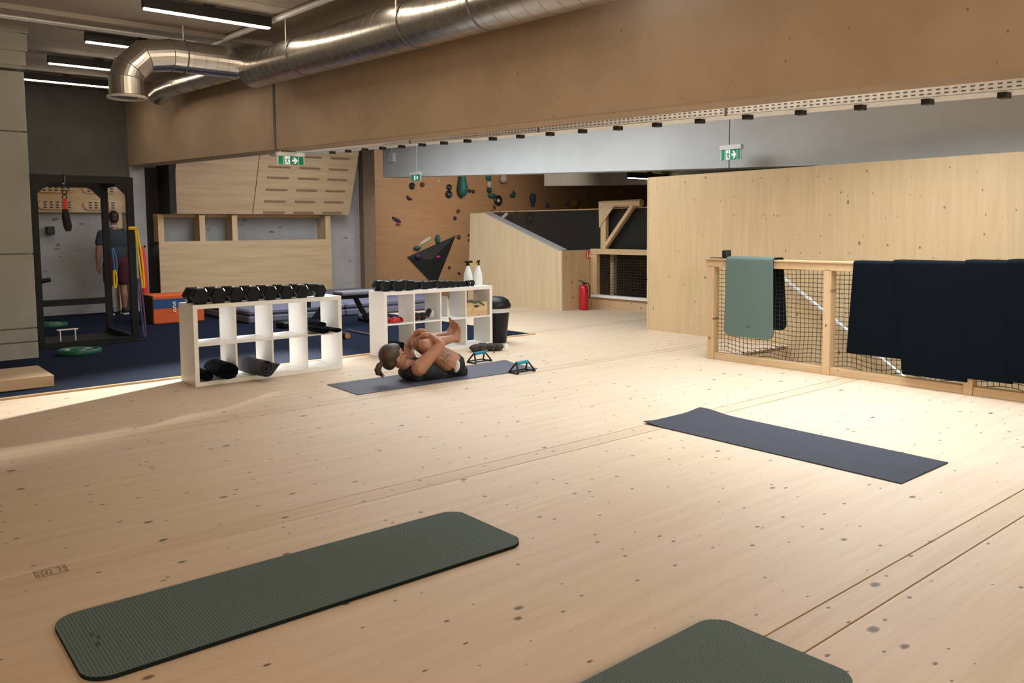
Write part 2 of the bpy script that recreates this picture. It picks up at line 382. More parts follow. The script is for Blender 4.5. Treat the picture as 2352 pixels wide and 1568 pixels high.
# the cast-in concrete column at the left with its bearing beam
col_o = struct(sbox('trim_column', 'concrete_column', 0.62, 1.70, 10.30, 10.90, 0.0, 3.12))
cuts = [0.0, 0.19, 0.34, 1.155, 2.47, 3.115]
for i in range(len(cuts)-1):
    sbox('concrete_block', 'concrete_column', 0.6, 1.738, 10.25, 10.92, cuts[i]+(0.001 if i == 0 else 0.006), cuts[i+1]-0.006, col_o, bevel=0.006)
hb = struct(sbox('trim_column_head', 'concrete_column', 0.3, 1.72, 10.20, 11.2, 3.13, 3.60))
for (z0, z1, x1) in ((3.135, 3.155, 1.742), (3.165, 3.31, 1.752), (3.318, 3.50, 1.772), (3.508, 3.60, 1.79)):
    sbox('concrete_block', 'concrete_column', 0.3, x1, 10.19, 11.22, z0, z1, hb)
struct(sbox('trim_shade_header', 'concrete_shade', 1.5, 4.06, 15.12, 15.3, 2.33, 3.74))  # added slab, its dark colour stands in for shade high on the back wall
struct(sbox('trim_pillar', 'concrete_wall', 4.06, 4.30, 15.05, 15.3, 0, zbeam1(15.1)))
struct(sbox('black_panel_1', 'black_panel', 4.30, 4.60, 15.22, 15.30, 0, 2.5))  # plain black panel for the dark side of the board structure, not a door
# big spruce panel wall on the right
bm = bm_new(); add_box(bm, 8.55, 8.70, -4.2, 7.35, -1.6, 2.062)
wr = struct(obj('wall_right', bm, 'wall_ply'))
sbox('edge_board', 'wall_ply', 8.548, 8.702, 7.351, 7.371, 0.0, 2.06, wr)

# ------------------------------------------------------------------ stairs behind the railing
st = thing('staircase', 'timber staircase dropping away behind the netted railing', 'staircase', (7.9, 5.2, -1.6))
for k in range(8):
    z = -0.185*(k+1); y1 = 5.265-0.28*k
    sbox('tread', 'plinth_ply', 7.24, 8.53, y1-0.30, y1, z-0.04, z, st)
    sbox('riser', 'plinth_ply', 7.24, 8.53, y1-0.015, y1, z, z+0.145, st)
nos = sbox('nosing_tape', 'print_white', 7.30, 8.54, 5.228, 5.264, -0.0005, 0.004, None)
nos.name = 'hazard_tape'; tag(nos, 'red and white striped hazard tape on the top stair edge', 'tape')
for k in range(11):
    bm = bm_new(); x = 7.32+k*0.11
    prism(bm, [(x, 5.227, 0.0045), (x+0.055, 5.227, 0.0045), (x+0.075, 5.265, 0.0045), (x+0.02, 5.265, 0.0045)], (0, 0, 0.001)); obj('stripe', bm, 'hold_maroon', nos)
hr = thing('handrail', 'steel tube handrail running down the stair wall', 'handrail', (8.44, 4.4, 0.3))
a, c = at_x(1800, 638, 8.44), at_x(2130, 909, 8.44)
bm = bm_new(); tube(bm, [a, c], 0.02, 10); obj('tube', bm, 'rail_steel', hr, True)
for t in (0.12, 0.5, 0.9):
    p = a.lerp(c, t); bm = bm_new(); tube(bm, [p, p+Vector((0, 0, -0.06)), p+Vector((0.11, 0, -0.06))], 0.008, 6); obj('bracket', bm, 'steel', hr)

# ------------------------------------------------------------------ netted railing on the right
def net(bm, P, nu, nv, r, sag=0.0, seed=1):
    """strands of a net through grid points P(u, v)"""
    q = random.Random(seed)
    for i in range(nu+1): tube(bm, [P(i/nu, j/24) for j in range(25)], r, 4, False)
    for j in range(nv+1): tube(bm, [P(i/30, j/nv) for i in range(31)], r, 4, False)
rl = thing('railing', 'spruce timber railing with dark square net infill beside the stairwell', 'railing', (7.14, 3.3, 0))
post_y = [5.252, 3.945, 2.70, 1.42, 0.14]
for y in post_y: sbox('post', 'timber_up', 7.10, 7.205, y-0.035, y+0.037, 0.0, 0.985, rl, bevel=0.003)
sbox('top_rail', 'timber', 7.10, 7.15, 0.10, 5.31, 0.975, 1.045, rl, bevel=0.003)
sbox('cap_board', 'timber', 7.085, 7.225, 0.10, 5.33, 1.045, 1.062, rl, bevel=0.002)
for k in range(len(post_y)-1):
    y1, y0 = post_y[k]-0.036, post_y[k+1]+0.038
    sbox('bottom_rail', 'timber', 7.115, 7.19, y0, y1, 0.0, 0.072, rl, bevel=0.003)
    if k > 2: continue
    def P(u, v, y0=y0, y1=y1, k=k):
        sg = 0.012*math.sin(v*9+u*7)*math.sin(u*math.pi)
        pull = 0.018*math.sin(u*15+k)*(1-v)**3
        return Vector((7.198+0.02*math.sin(u*math.pi)*math.sin(v*math.pi), y0-0.02+u*(y1-y0+0.03)+sg*(1-v), 0.075+v*0.90+pull+sg*0.8))
    bm = bm_new(); net(bm, P, int((y1-y0)/0.043), 21, 0.0026); n_o = obj('net', bm, 'rope_dark', rl); n_o['kind'] = 'stuff'
# small black speaker standing on a flat plate on the cap board
ps = at_x(1680, 590, 7.16)
spk = thing('speaker', 'small black box speaker on the railing cap board', 'speaker', (7.16, 5.12, 1.062))
sbox('base_plate', 'lamp_black', 7.10, 7.20, 5.03, 5.27, 1.0625, 1.070, spk, bevel=0.002)
sbox('body', 'lamp_black', 7.11, 7.19, 5.06, 5.125, 1.071, 1.15, spk, bevel=0.008)

# mats draped over the railing
def draped(name, label, mat, under, yb0, yb1, yt0, yt1, drop_f, drop_b, th, lift, xf=7.083, xb=7.227, round_r=0.05, skew_b=0.0, cat='mat', group=None, flare=0.0):
    """sheet over the rail: front flap bottom edge yb0..yb1, top fold yt0..yt1"""
    zt = 1.064+lift
    prof = []
    nf = 22
    for i in range(nf+1): q_ = (i/nf)**1.9; prof.append(('f', xf-th-lift-flare*(1-q_)**2, zt-drop_f+(drop_f-0.03)*q_, 1-q_))
    for i in range(1, 7):
        a = i/7*math.pi/2; prof.append(('t', xf-th-lift+0.03-0.03*math.cos(a), zt-0.03+0.03*math.sin(a)+th, 0))
    for i in range(6): prof.append(('t', xf+(xb-xf)*(i+0.5)/6, zt+th, 0))
    for i in range(1, 7):
        a = i/7*math.pi/2; prof.append(('t', xb+th+lift-0.03+0.03*math.sin(a), zt-0.03+0.03*math.cos(a)+th, 0))
    for i in range(nf+1): q_ = 1-(1-i/nf)**1.9; prof.append(('b', xb+th+lift, zt-0.03-(drop_b-0.03)*q_, q_))
    n = len(prof); nu = 14
    bmt = bm_new(); bmu = bm_new()
    def row(k):
        kind, x, z, f = prof[k]
        ya = yt0+(yb0-yt0)*f if kind == 'f' else yt0+skew_b*f if kind == 'b' else yt0
        yb = yt1+(yb1-yt1)*f if kind == 'f' else yt1+skew_b*f if kind == 'b' else yt1
        dist = (prof[k][2]-prof[0][2]) if kind == 'f' else (prof[k][2]-prof[-1][2]) if kind == 'b' else 9
        inset = 0
        if dist < round_r: inset = round_r-math.sqrt(max(0, round_r**2-(round_r-dist)**2))
        return x, z, ya+inset, yb-inset
    out, inn = [], []
    for k in range(n):
        x, z, ya, yb = row(k)
        x0, z0 = row(max(0, k-1))[:2]; x1, z1 = row(min(n-1, k+1))[:2]
        tx, tz = x1-x0, z1-z0; ln = math.hypot(tx, tz) or 1
        nx, nz = -tz/ln, tx/ln
        out.append([(x, ya+(yb-ya)*i/nu, z) for i in range(nu+1)])
        inn.append([(x-nx*th, ya+(yb-ya)*i/nu, z-nz*th) for i in range(nu+1)])
    V = [[bmt.verts.new(c) for c in r] for r in out]
    for k in range(n-1):
        for i in range(nu): bmt.faces.new((V[k][i], V[k][i+1], V[k+1][i+1], V[k+1][i]))
    W = [[bmu.verts.new(c) for c in r] for r in inn]; E0 = [[bmu.verts.new(c) for c in r] for r in out]
    for k in range(n-1):
        for i in range(nu): bmu.faces.new((W[k][i], W[k+1][i], W[k+1][i+1], W[k][i+1]))
        bmu.faces.new((E0[k][0], E0[k+1][0], W[k+1][0], W[k][0])); bmu.faces.new((E0[k][nu], W[k][nu], W[k+1][nu], E0[k+1][nu]))
    for k in (0, n-1):
        for i in range(nu): bmu.faces.new((E0[k][i], W[k][i], W[k][i+1], E0[k][i+1]))
    t = thing(name, label, cat, (7.15, (yt0+yt1)/2, zt-drop_f), group)
    obj('top_face', bmt, mat, t, True); obj('underside', bmu, under, t, True)
    return t
sage = draped('exercise_mat', 'sage green exercise mat with dark underside hung over the railing', 'mat_sage', 'mat_under', 4.475, 5.055, 4.49, 5.03, 0.80, 0.72, 0.009, 0.012, round_r=0.075, skew_b=-0.05)
lg = at_x(1716, 750, 7.045)
bm = bm_new(); add_box(bm, 7.0505, 7.0515, lg.y-0.02, lg.y+0.02, lg.z-0.004, lg.z+0.002); add_box(bm, 7.0505, 7.0515, lg.y-0.008, lg.y+0.008, lg.z-0.014, lg.z-0.008)
obj('logo_print', bm, 'ink_dark', sage)['kind'] = 'stuff'
def yx(px, py): return at_x(px, py, 7.07).y
draped('exercise_mat', 'wide navy black mat with short slanted front flap draped over the railing', 'mat_navy', 'mat_under', 3.02, yx(1944, 795)+0.0, 3.0, yx(1960, 605), 0.835, 0.55, 0.005, 0.007, round_r=0.01, flare=0.0)
draped('exercise_mat', 'navy black mat with long flap almost reaching the floor below the short slanted one', 'mat_navy', 'mat_under', yx(2223, 885), yx(2073, 878), yx(2222, 610), yx(2052, 606), 0.975, 0.5, 0.006, 0.021, round_r=0.01, flare=0.0)
draped('exercise_mat', 'narrow navy black mat hung over the rail next to the long flap', 'mat_navy', 'mat_under', yx(2330, 890), yx(2214, 886), yx(2322, 612), yx(2219, 610), 0.955, 0.5, 0.006, 0.036, round_r=0.01)
draped('exercise_mat', 'last navy black mat on the rail past the narrow one', 'mat_navy', 'mat_under', yx(2330, 890)-0.62, yx(2318, 892), yx(2322, 612)-0.6, yx(2318, 612), 0.95, 0.5, 0.006, 0.048, round_r=0.01)

# ------------------------------------------------------------------ mats on the floor
def ribbed_mat(name, label, corners_px, L_, W_, th, cx, cy, rotz, rad=0.09, rib=0.0115, logo=None):
    t = thing(name, label, 'mat', (cx, cy, 0))
    t.rotation_euler = (0, 0, rotz); MW.pop(t.name, None)
    n = int(L_/rib); bm = bm_new(); rows = []
    for i in range(n):
        for (f, dz) in ((0.05, -0.0022), (0.25, 0.0), (0.75, 0.0), (0.95, -0.0022)):
            x = -L_/2+(i+f)*rib; d = min(x+L_/2, L_/2-x)
            w = W_/2-(rad-math.sqrt(max(0, rad*rad-(rad-d)**2)) if d < rad else 0)
            rows.append([bm.verts.new((x, -w+2*w*k/8, th+dz)) for k in range(9)])
    for A, B in zip(rows[:-1], rows[1:]):
        for k in range(8): bm.faces.new((A[k], B[k], B[k+1], A[k+1]))
    obj('ribbed_top', bm, 'mat_green', t)
    bm = bm_new(); pts = []
    for (sx, sy, a0) in ((1, 1, 0), (-1, 1, 90), (-1, -1, 180), (1, -1, 270)):
        for k in range(9):
            a = R(a0+k*90/8); pts.append((sx*(L_/2-rad)+rad*math.cos(a), sy*(W_/2-rad)+rad*math.sin(a), 0.001))
    prism(bm, pts, (0, 0, th-0.0034)); obj('foam_body', bm, 'mat_under', t)
    if logo:
        bm = bm_new()
        for (dx, dy, a, b2) in logo: add_box(bm, dx, dx+a, dy, dy+b2, th-0.0005, th+0.0006)
        obj('logo_print', bm, 'ink_dark', t)['kind'] = 'stuff'
    return t
ribbed_mat('exercise_mat', 'thick ribbed green mat lying along the floor joints, full length in view', None, 1.76, 0.545, 0.016, 1.415, 2.935, R(-0.6),
           logo=[(-0.80, -0.05, 0.012, 0.03), (-0.785, 0.0, 0.008, 0.03), (-0.80, 0.04, 0.012, 0.02)])
c = [at_z(1310, 1568, 0.016), at_z(1625, 1421, 0.016), at_z(1925, 1560, 0.016)]
# the nearer green mat: far long edge from the lower frame border to its rounded corner
p_far = at_z(1600, 1421, 0.016); p_l = at_z(1335, 1555, 0.016); p_r = at_z(1900, 1535, 0.016)
dirl = (p_far-p_l).normalized(); ang = math.atan2(dirl.y, dirl.x)
cor = at_z(1640, 1410, 0.016)
u = Vector((math.cos(ang), math.sin(ang), 0)); v = Vector((math.sin(ang), -math.cos(ang), 0))
ctr = cor-u*0.88+v*0.2725
ribbed_mat('exercise_mat', 'thick ribbed green mat lying across the narrow floor strip, cut by the frame', None, 1.76, 0.545, 0.016, ctr.x, ctr.y, ang)
def flat_mat(name, label, mat, pts, th, lifts, logo=None):
    """thin sheet from four floor corners, with slightly raised corners/edges"""
    t = thing(name, label, 'mat', tuple(sum((Vector(p) for p in pts), Vector())/4))
    nu, nv = 40, 14; A, B, C_, D = [Vector(p) for p in pts]
    bm = bm_new(); T = []; U_ = []
    for i in range(nu+1):
        u = i/nu; r1 = []; r2 = []
        for j in range(nv+1):
            v = j/nv; p = (A*(1-u)+B*u)*(1-v)+(D*(1-u)+C_*u)*v
            z = 0.0012
            for (uu, vv, h, s) in lifts: z += h*math.exp(-((u-uu)/s)**2-((v-vv)/(s*2.2))**2)
            r1.append(bm.verts.new((p.x, p.y, z+th))); r2.append(bm.verts.new((p.x, p.y, z)))
        T.append(r1); U_.append(r2)
    for i in range(nu):
        for j in range(nv):
            bm.faces.new((T[i][j], T[i+1][j], T[i+1][j+1], T[i][j+1])); bm.faces.new((U_[i][j], U_[i][j+1], U_[i+1][j+1], U_[i+1][j]))
    for i in range(nu):
        bm.faces.new((T[i][0], U_[i][0], U_[i+1][0], T[i+1][0])); bm.faces.new((T[i][nv], T[i+1][nv], U_[i+1][nv], U_[i][nv]))
    for j in range(nv):
        bm.faces.new((T[0][j], T[0][j+1], U_[0][j+1], U_[0][j])); bm.faces.new((T[nu][j], U_[nu][j], U_[nu][j+1], T[nu][j+1]))
    o = obj('sheet', bm, mat, t, True); return t
gm = flat_mat('exercise_mat', 'thin grey mat with curled corners lying alone on the boards near the railing', 'mat_grey',
              [(4.378, 3.80, 0), (4.356, 1.971, 0), (4.95, 1.973, 0), (5.022, 3.80, 0)], 0.006, [(0.0, 0.0, 0.012, 0.05), (0.03, 1.0, 0.02, 0.08), (0.985, 0.5, 0.004, 0.05)])
lp = at_z(2092, 1078, 0.008); bm = bm_new()
for r in (0.03, 0.05, 0.07):
    tube(bm, [lp+Vector((r*1.2*math.cos(a*math.pi/10), r*math.sin(a*math.pi/10), 0)) for a in range(3, 18)], 0.0012, 4)
obj('logo_print', bm, 'ink_dark', gm)['kind'] = 'stuff'
flat_mat('exercise_mat', 'blue grey yoga mat under the woman hugging her knees', 'mat_blue_grey',
         [(3.36, 6.062, 0), (5.34, 6.01, 0), (5.40, 6.62, 0), (3.386, 6.655, 0)], 0.005, [(1.0, 0.9, 0.012, 0.05)])

# ------------------------------------------------------------------ grade stamp on the floor strip
stp = thing('floor_stamp', 'small rectangular ink stamp printed on the narrow floor strip', 'stamp', (0.63, 3.71, 0))
bm = bm_new()
for (x0, x1, y0, y1) in ((0.575, 0.69, 3.755, 3.758), (0.575, 0.69, 3.672, 3.675), (0.575, 0.578, 3.672, 3.758), (0.687, 0.69, 3.672, 3.758)): add_box(bm, x0, x1, y0, y1, 0.0002, 0.0008)
obj('frame', bm, 'ink_brown', stp)
bm = bm_new(); q = random.Random(3)
for r_ in range(4):
    x = 0.583
    while x < 0.68:
        l = q.uniform(0.004, 0.014)
        if not (0.632 < x < 0.648): add_box(bm, x, min(x+l, 0.684), 3.685+r_*0.016, 3.692+r_*0.016, 0.0002, 0.0007)
        x += l+0.006
obj('print', bm, 'ink_brown', stp)['kind'] = 'stuff'

# ------------------------------------------------------------------ ventilation ducts
def slope_pt(X, Y, z0, y0): return Vector((X, Y, z0+0.038*(Y-y0)))
dm = thing('ventilation_duct', 'large round spiral metal duct running along the concrete beam', 'duct', (3.72, 6.0, 3.0))
DA, DB = slope_pt(3.72, -1.0, 3.125, 8.2), slope_pt(3.72, 8.86, 3.125, 8.2)
bm = bm_new(); tube(bm, [DA.lerp(DB, i/12) for i in range(13)], 0.19, 40); obj('pipe', bm, 'duct_metal', dm, True)
def ring(bm, c, ax, r, t, seg=36):
    ax = Vector(ax).normalized(); u = ax.cross(Vector((0.3, 0.1, 1))).normalized(); v = ax.cross(u)
    tube(bm, [Vector(c)+(u*math.cos(2*math.pi*k/seg)+v*math.sin(2*math.pi*k/seg))*r for k in range(seg)], t, 5, closed=True)
dax = (DB-DA).normalized(); y = 2.6
while y < 8.8:
    bm = bm_new(); ax = Vector((0.06, 1, 0.038)); ring(bm, slope_pt(3.72, y, 3.125, 8.2), ax, 0.1895, 0.0022); obj('seam', bm, 'slot_dark', dm, True); y += 0.155
for y in (4.7, 5.62, 7.62):
    bm = bm_new(); ring(bm, slope_pt(3.72, y, 3.125, 8.2), dax, 0.193, 0.006); obj('clamp_ring', bm, 'slot_dark', dm, True)
    bm = bm_new(); tube(bm, [slope_pt(3.53, y, 3.125, 8.2), Vector((3.53, y, zceil(y)))], 0.006, 6); obj('hanger_rod', bm, 'galvanised', dm)
db = thing('ventilation_duct', 'elbowed round duct branch turning down to a round air outlet', 'duct', (2.43, 8.95, 2.74))
BY, bz, br = 8.95, 3.215, 0.165
pts = [(3.545, BY, bz), (3.2, BY, bz), (2.86, BY, bz), (2.60, BY, bz-0.045), (2.455, BY, bz-0.19), (2.42, BY, 2.93), (2.42, BY, 2.76)]
bm = bm_new(); tube(bm, pts, br, 32); obj('pipe', bm, 'duct_metal', db)
for i in (2, 3, 4, 5):
    t = (Vector(pts[i+1])-Vector(pts[i-1])); bm = bm_new(); ring(bm, pts[i], t, br+0.001, 0.004); obj('seam', bm, 'slot_dark', db, True)
for x in (3.05, 3.17, 3.29, 3.41):
    bm = bm_new(); ring(bm, (x, BY, bz), (1, 0.07, 0), br-0.001, 0.0022); obj('seam', bm, 'slot_dark', db, True)
bm = bm_new(); ring(bm, (3.0, BY, bz), (1, 0, 0), br+0.004, 0.007); obj('clamp_ring', bm, 'slot_dark', db, True)
bm = bm_new(); tube(bm, [(3.0, BY, bz+br), (3.0, BY, zceil(BY))], 0.007, 6); obj('hanger_rod', bm, 'galvanised', db)
bm = bm_new(); ring(bm, (2.42, BY, 2.74), (0, 0, 1), 0.178, 0.014); fl = obj('outlet_flange', bm, 'hold_white', db, True)
bm = bm_new(); lathe(bm, [(0.10, 2.735), (0.10, 2.75)], 24, Matrix.Translation((2.42, BY, 0))); obj('valve_disc', bm, 'slot_dark', fl)
d2 = thing('ventilation_duct', 'thinner round duct continuing along the beam behind the elbowed branch', 'duct', (3.8, 11, 3.3))
bm = bm_new(); tube(bm, [(3.80, 9.15, 3.27), (3.82, 11.8, 3.39), (3.80, 12.25, 3.38), (3.76, 12.42, 3.31)], 0.125, 24); obj('pipe', bm, 'duct_metal', d2, True)
for y in (9.7, 10.3, 10.9, 11.5):
    bm = bm_new(); ring(bm, (3.805, y, 3.27+(y-9.15)*0.0453), (0, 1, 0.045), 0.126, 0.003); obj('seam', bm, 'slot_dark', d2, True)

# ceiling pipes
for (nm, a, c, r, lb) in (('ceiling_pipe', (3.52, 4.6, zceil(4.6)-0.035), (3.52, 12.5, zceil(12.5)-0.035), 0.030, 'long grey pipe under the ceiling beside the big duct'),):
    bm = bm_new(); tube(bm, [a, c], r, 12); tag(obj(nm, bm, 'galvanised', None, True), lb, 'pipe')
for (dy, lb) in ((0.0, 'thin paired conduit across the ceiling boards, the one nearer the lamps with long bar'), (0.09, 'thin paired conduit across the ceiling boards, the one nearer the back wall')):
    bm = bm_new(); yy = 9.42+dy; tube(bm, [(1.0, yy, zceil(yy)-0.062), (3.3, yy, zceil(yy)-0.062)], 0.012, 8)
    tag(obj('conduit', bm, 'galvanised', None, True), 'thin grey conduit of a pair crossing the ceiling boards', 'conduit', 'paired ceiling conduits')

# linear lamps
lamp_lbl = {7.83: 'black linear ceiling lamp in front of the elbowed duct', 9.93: 'black linear ceiling lamp half hidden by the duct elbow',
            11.85: 'black linear ceiling lamp behind the elbow, second before the back wall', 13.72: 'black linear ceiling lamp right before the dark back wall',
            5.9: 'black linear ceiling lamp beside the big duct above the floor mats', 3.95: 'black linear ceiling lamp over the open floor'}
def lamp(x0, x1, y, zt, lbl):
    t = thing('linear_lamp', lbl, 'lamp', ((x0+x1)/2, y, zt-0.1), 'black linear ceiling lamps')
    sbox('housing', 'lamp_black', x0, x1, y-0.035, y+0.035, zt-0.105, zt-0.005, t)
    g = sbox('diffuser', 'lamp_glow', x0+0.012, x1-0.012, y-0.030, y+0.030, zt-0.115, zt-0.104, t)
    sbox('mount', 'lamp_black', (x0+x1)/2-0.05, (x0+x1)/2+0.05, y-0.02, y+0.02, zt-0.006, zt+0.03, t)
    return t
for y, lb in lamp_lbl.items(): lamp(2.28, 3.47, y, zceil(y)-0.02, lb)
pl_ = at_x(1443, 406, 11.5); hl_ = lamp(pl_.x, pl_.x+1.2, pl_.y, pl_.z+0.09, 'black linear lamp hung in the climbing hall above the panel wall end')

for dx in (0.15, 1.05):
    bm = bm_new(); tube(bm, [(pl_.x+dx, pl_.y, pl_.z+0.08), (pl_.x+dx, pl_.y, zceil(pl_.y)+0.05)], 0.006, 6); obj('hanger_rod', bm, 'galvanised', hl_)
# ------------------------------------------------------------------ exit signs
def exit_sign(label, origin, ux, wd, ht, rods, full=True, group=None):
    """origin = lower corner of the green plate at its reader's left; ux = reading direction; faces the room"""
    o = Vector(origin); ux = Vector(ux).normalized(); nz = Vector((0, 0, 1)); nf = ux.cross(nz)   # towards the reader
    def bx(u0, u1, z0, z1, n0, n1):
        bm = bm_new(); vs = []
        for n_ in (n0, n1):
            for (u, z) in ((u0, z0), (u1, z0), (u1, z1), (u0, z1)): vs.append(bm.verts.new(o+ux*u*wd+nz*z*ht+nf*n_))
        for f in ((0, 1, 2, 3), (7, 6, 5, 4), (0, 4, 5, 1), (1, 5, 6, 2), (2, 6, 7, 3), (3, 7, 4, 0)): bm.faces.new([vs[i] for i in f])
        return bm
    def poly(pts):
        bm = bm_new(); prism(bm, [o+ux*u*wd+nz*z*ht+nf*0.011 for (u, z) in pts], nf*0.0015); return bm
    t = thing('exit_sign', label, 'sign', o+ux*wd/2+nz*ht*1.6, group)
    pl = obj('plate', bx(0, 1, 0, 1, 0.0, 0.010), 'exit_green', t)
    obj('housing', bx(-0.05, 1.05, 1.0, 1.45, -0.03, 0.03), 'plastic_white', t)
    obj('frame', bx(-0.045, 0.0, -0.05, 1.0, -0.004, 0.012), 'plastic_white', t); obj('frame', bx(1.0, 1.045, -0.05, 1.0, -0.004, 0.012), 'plastic_white', t)
    if full:
        obj('door_symbol', bx(0.245, 0.46, 0.02, 0.98, 0.0095, 0.0108), 'exit_white', pl)
        for x in (0.18, 0.805): obj('edge_line', bx(x, x+0.018, 0.0, 1.0, 0.0095, 0.0106), 'exit_white', pl)
        obj('arrow', poly([(0.54, 0.36), (0.66, 0.36), (0.60, 0.12), (0.68, 0.10), (0.78, 0.48), (0.66, 0.86), (0.57, 0.86), (0.66, 0.60), (0.54, 0.60)]), 'exit_white', pl)
        run = bm_new()
        def stroke(pts, r_):
            tube(run, [o+ux*u*wd+nz*z*ht+nf*0.0112 for (u, z) in pts], r_*ht, 5)
        stroke([(0.36, 0.66), (0.345, 0.38)], 0.075); stroke([(0.345, 0.40), (0.335, 0.24), (0.27, 0.24)], 0.04)
        stroke([(0.35, 0.40), (0.39, 0.22), (0.415, 0.06)], 0.04); stroke([(0.36, 0.64), (0.41, 0.58), (0.45, 0.50)], 0.03); stroke([(0.35, 0.66), (0.30, 0.62), (0.27, 0.50)], 0.03)
        ball(run, o+ux*0.385*wd+nz*0.80*ht+nf*0.0112, 0.06*ht, sub=1)
        obj('running_figure', run, 'exit_green', pl)
    else:
        obj('door_symbol', bx(0.30, 0.48, 0.1, 0.9, 0.0095, 0.0108), 'exit_white', pl)
        obj('arrow', poly([(0.56, 0.40), (0.66, 0.40), (0.62, 0.18), (0.70, 0.16), (0.80, 0.50), (0.70, 0.84), (0.62, 0.82), (0.66, 0.60), (0.56, 0.60)]), 'exit_white', pl)
    for (u, z1) in rods:
        bm = bm_new(); tube(bm, [o+ux*u*wd+nz*1.44*ht, Vector((*(o+ux*u*wd).xy, z1))], 0.006, 6); obj('rod', bm, 'plastic_white', t)
    return t
e1 = at_y(632, 380, 9.06); e1b = at_y(696, 384, 9.06)
exit_sign('green exit sign hung under the joint of the near concrete beam', (4.06, 9.06, 2.155), (1, 0, 0), 0.31, 0.095, [(0.1, zbeam1(9.06)), (0.75, zbeam1(9.06))])
e2 = at_x(1658, 369, 8.7); e2b = at_x(1702, 364, 8.7)
exit_sign('green exit sign on a white rod before the pale beam over the panel wall', (8.7, e2.y, (e2.z+e2b.z)/2), (0, -1, 0), abs(e2.y-e2b.y), 0.125, [(0.6, zceil(e2.y)+0.05)])
e3 = at_x(946, 416, 8.85); e3b = at_x(966, 415, 8.85)
exit_sign('tiny far exit sign on a long rod before the climbing wall', (8.85, e3.y, e3.z), (0, -1, 0), abs(e3.y-e3b.y), 0.115, [(0.6, zceil(e3.y)+0.05)], full=False)
# emergency light box on the far beam
eb = at_x(897, 358, 9.0); t = thing('junction_box', 'small pale junction box with rod on the far beam end', 'junction box', (9.03, eb.y, eb.z))
sbox('box', 'plastic_white', 8.99, 9.058, eb.y-0.1, eb.y+0.1, eb.z-0.12, eb.z+0.06, t); bm = bm_new(); tube(bm, [(9.03, eb.y, eb.z+0.05), (9.03, eb.y, eb.z+0.6)], 0.012, 6); obj('rod', bm, 'plastic_white', t)
# conduit down the beam joint
bm = bm_new(); a = at_x(631, 190, 4.05); tube(bm, [(4.052, 9.112, a.z+0.02), (4.052, 9.112, zbeam1(9.1)+0.01)], 0.013, 8); tag(obj('conduit', bm, 'slot_dark', None, True), 'grey conduit running down the near beam joint to the exit sign', 'conduit')

# ------------------------------------------------------------------ cable tray behind the near beam
tr = thing('cable_tray', 'perforated galvanised cable tray hung along the near concrete beam', 'cable tray', (4.5, 4, 2.1))
TA, TB = at_x(1060, 319, 4.47), at_x(2352, 204, 4.47)
def tz(y): return TB.z+(TA.z-TB.z)*(y-TB.y)/(TA.y-TB.y)
ya, yb = 0.6, 10.0; th_ = 0.052
for (nm, x0, x1, za, zb) in (('side_wall', 4.47, 4.474, 0.0, th_), ('side_wall', 4.66, 4.664, 0.0, th_), ('bottom', 4.47, 4.664, -0.002, 0.002)):
    bm = bm_new(); sloped_box(bm, x0, x1, ya, yb, tz(ya)+za, tz(yb)+za, tz(ya)+zb, tz(yb)+zb); obj(nm, bm, 'galvanised', tr)
bm = bm_new(); y = 1.0
while y < 7.4:
    for dz in (0.014, 0.034):
        add_box(bm, 4.4685, 4.4695, y, y+0.022, tz(y)+dz, tz(y)+dz+0.007)
    y += 0.042
obj('slots', bm, 'slot_dark', tr)['kind'] = 'stuff'
for k in range(20):
    y = 1.60+0.37*k
    sbox('clip', 'lamp_black', 4.50, 4.56, y-0.022, y+0.022, tz(y)-0.03, tz(y)-0.001, tr)
for y in (3.2, 5.0, 6.9):
    sbox('joint_strap', 'slot_dark', 4.464, 4.47, y-0.008, y+0.008, tz(y)-0.004, tz(y)+th_+0.01, tr)

# ------------------------------------------------------------------ white cube shelves
def shelf(label, x0, yf, L_, h, D):
    t = thing('cube_shelf', label, 'shelf', (x0+L_/2, yf+D/2, 0)); f = 0.038; s_ = 0.017
    for x in (x0, x0+L_-f): sbox('side_panel', 'white_melamine', x, x+f, yf, yf+D, 0.0005, h-f, t)
    sbox('top_panel', 'white_melamine', x0, x0+L_, yf, yf+D, h-f, h, t); sbox('bottom_panel', 'white_melamine', x0+f, x0+L_-f, yf, yf+D, 0.0005, f, t)
    zm = h/2; cell = (L_-2*f-3*s_)/4
    for k in range(1, 4):
        x = x0+f+k*cell+(k-1)*s_
        for (za, zb) in ((f, zm-s_/2), (zm+s_/2, h-f)): sbox('divider', 'white_melamine', x, x+s_, yf+0.001, yf+D-0.001, za, zb, t)
    sbox('middle_shelf', 'white_melamine', x0+f, x0+L_-f, yf, yf+D, zm-s_/2, zm+s_/2, t)
    return [x0+f+k*(cell+s_) for k in range(4)], cell, zm+s_/2, f
S1 = (2.462, 7.36, 1.46, 0.732, 0.385); S2 = (4.575, 7.63, 1.487, 0.715, 0.32)
c1, cw1, zm1, zf1 = shelf('white cube shelf with rolled mats and big dumbbells, nearest the low plinth', *S1)
c2, cw2, zm2, zf2 = shelf('white cube shelf with spray bottles and small dumbbells, behind the lying woman', *S2)
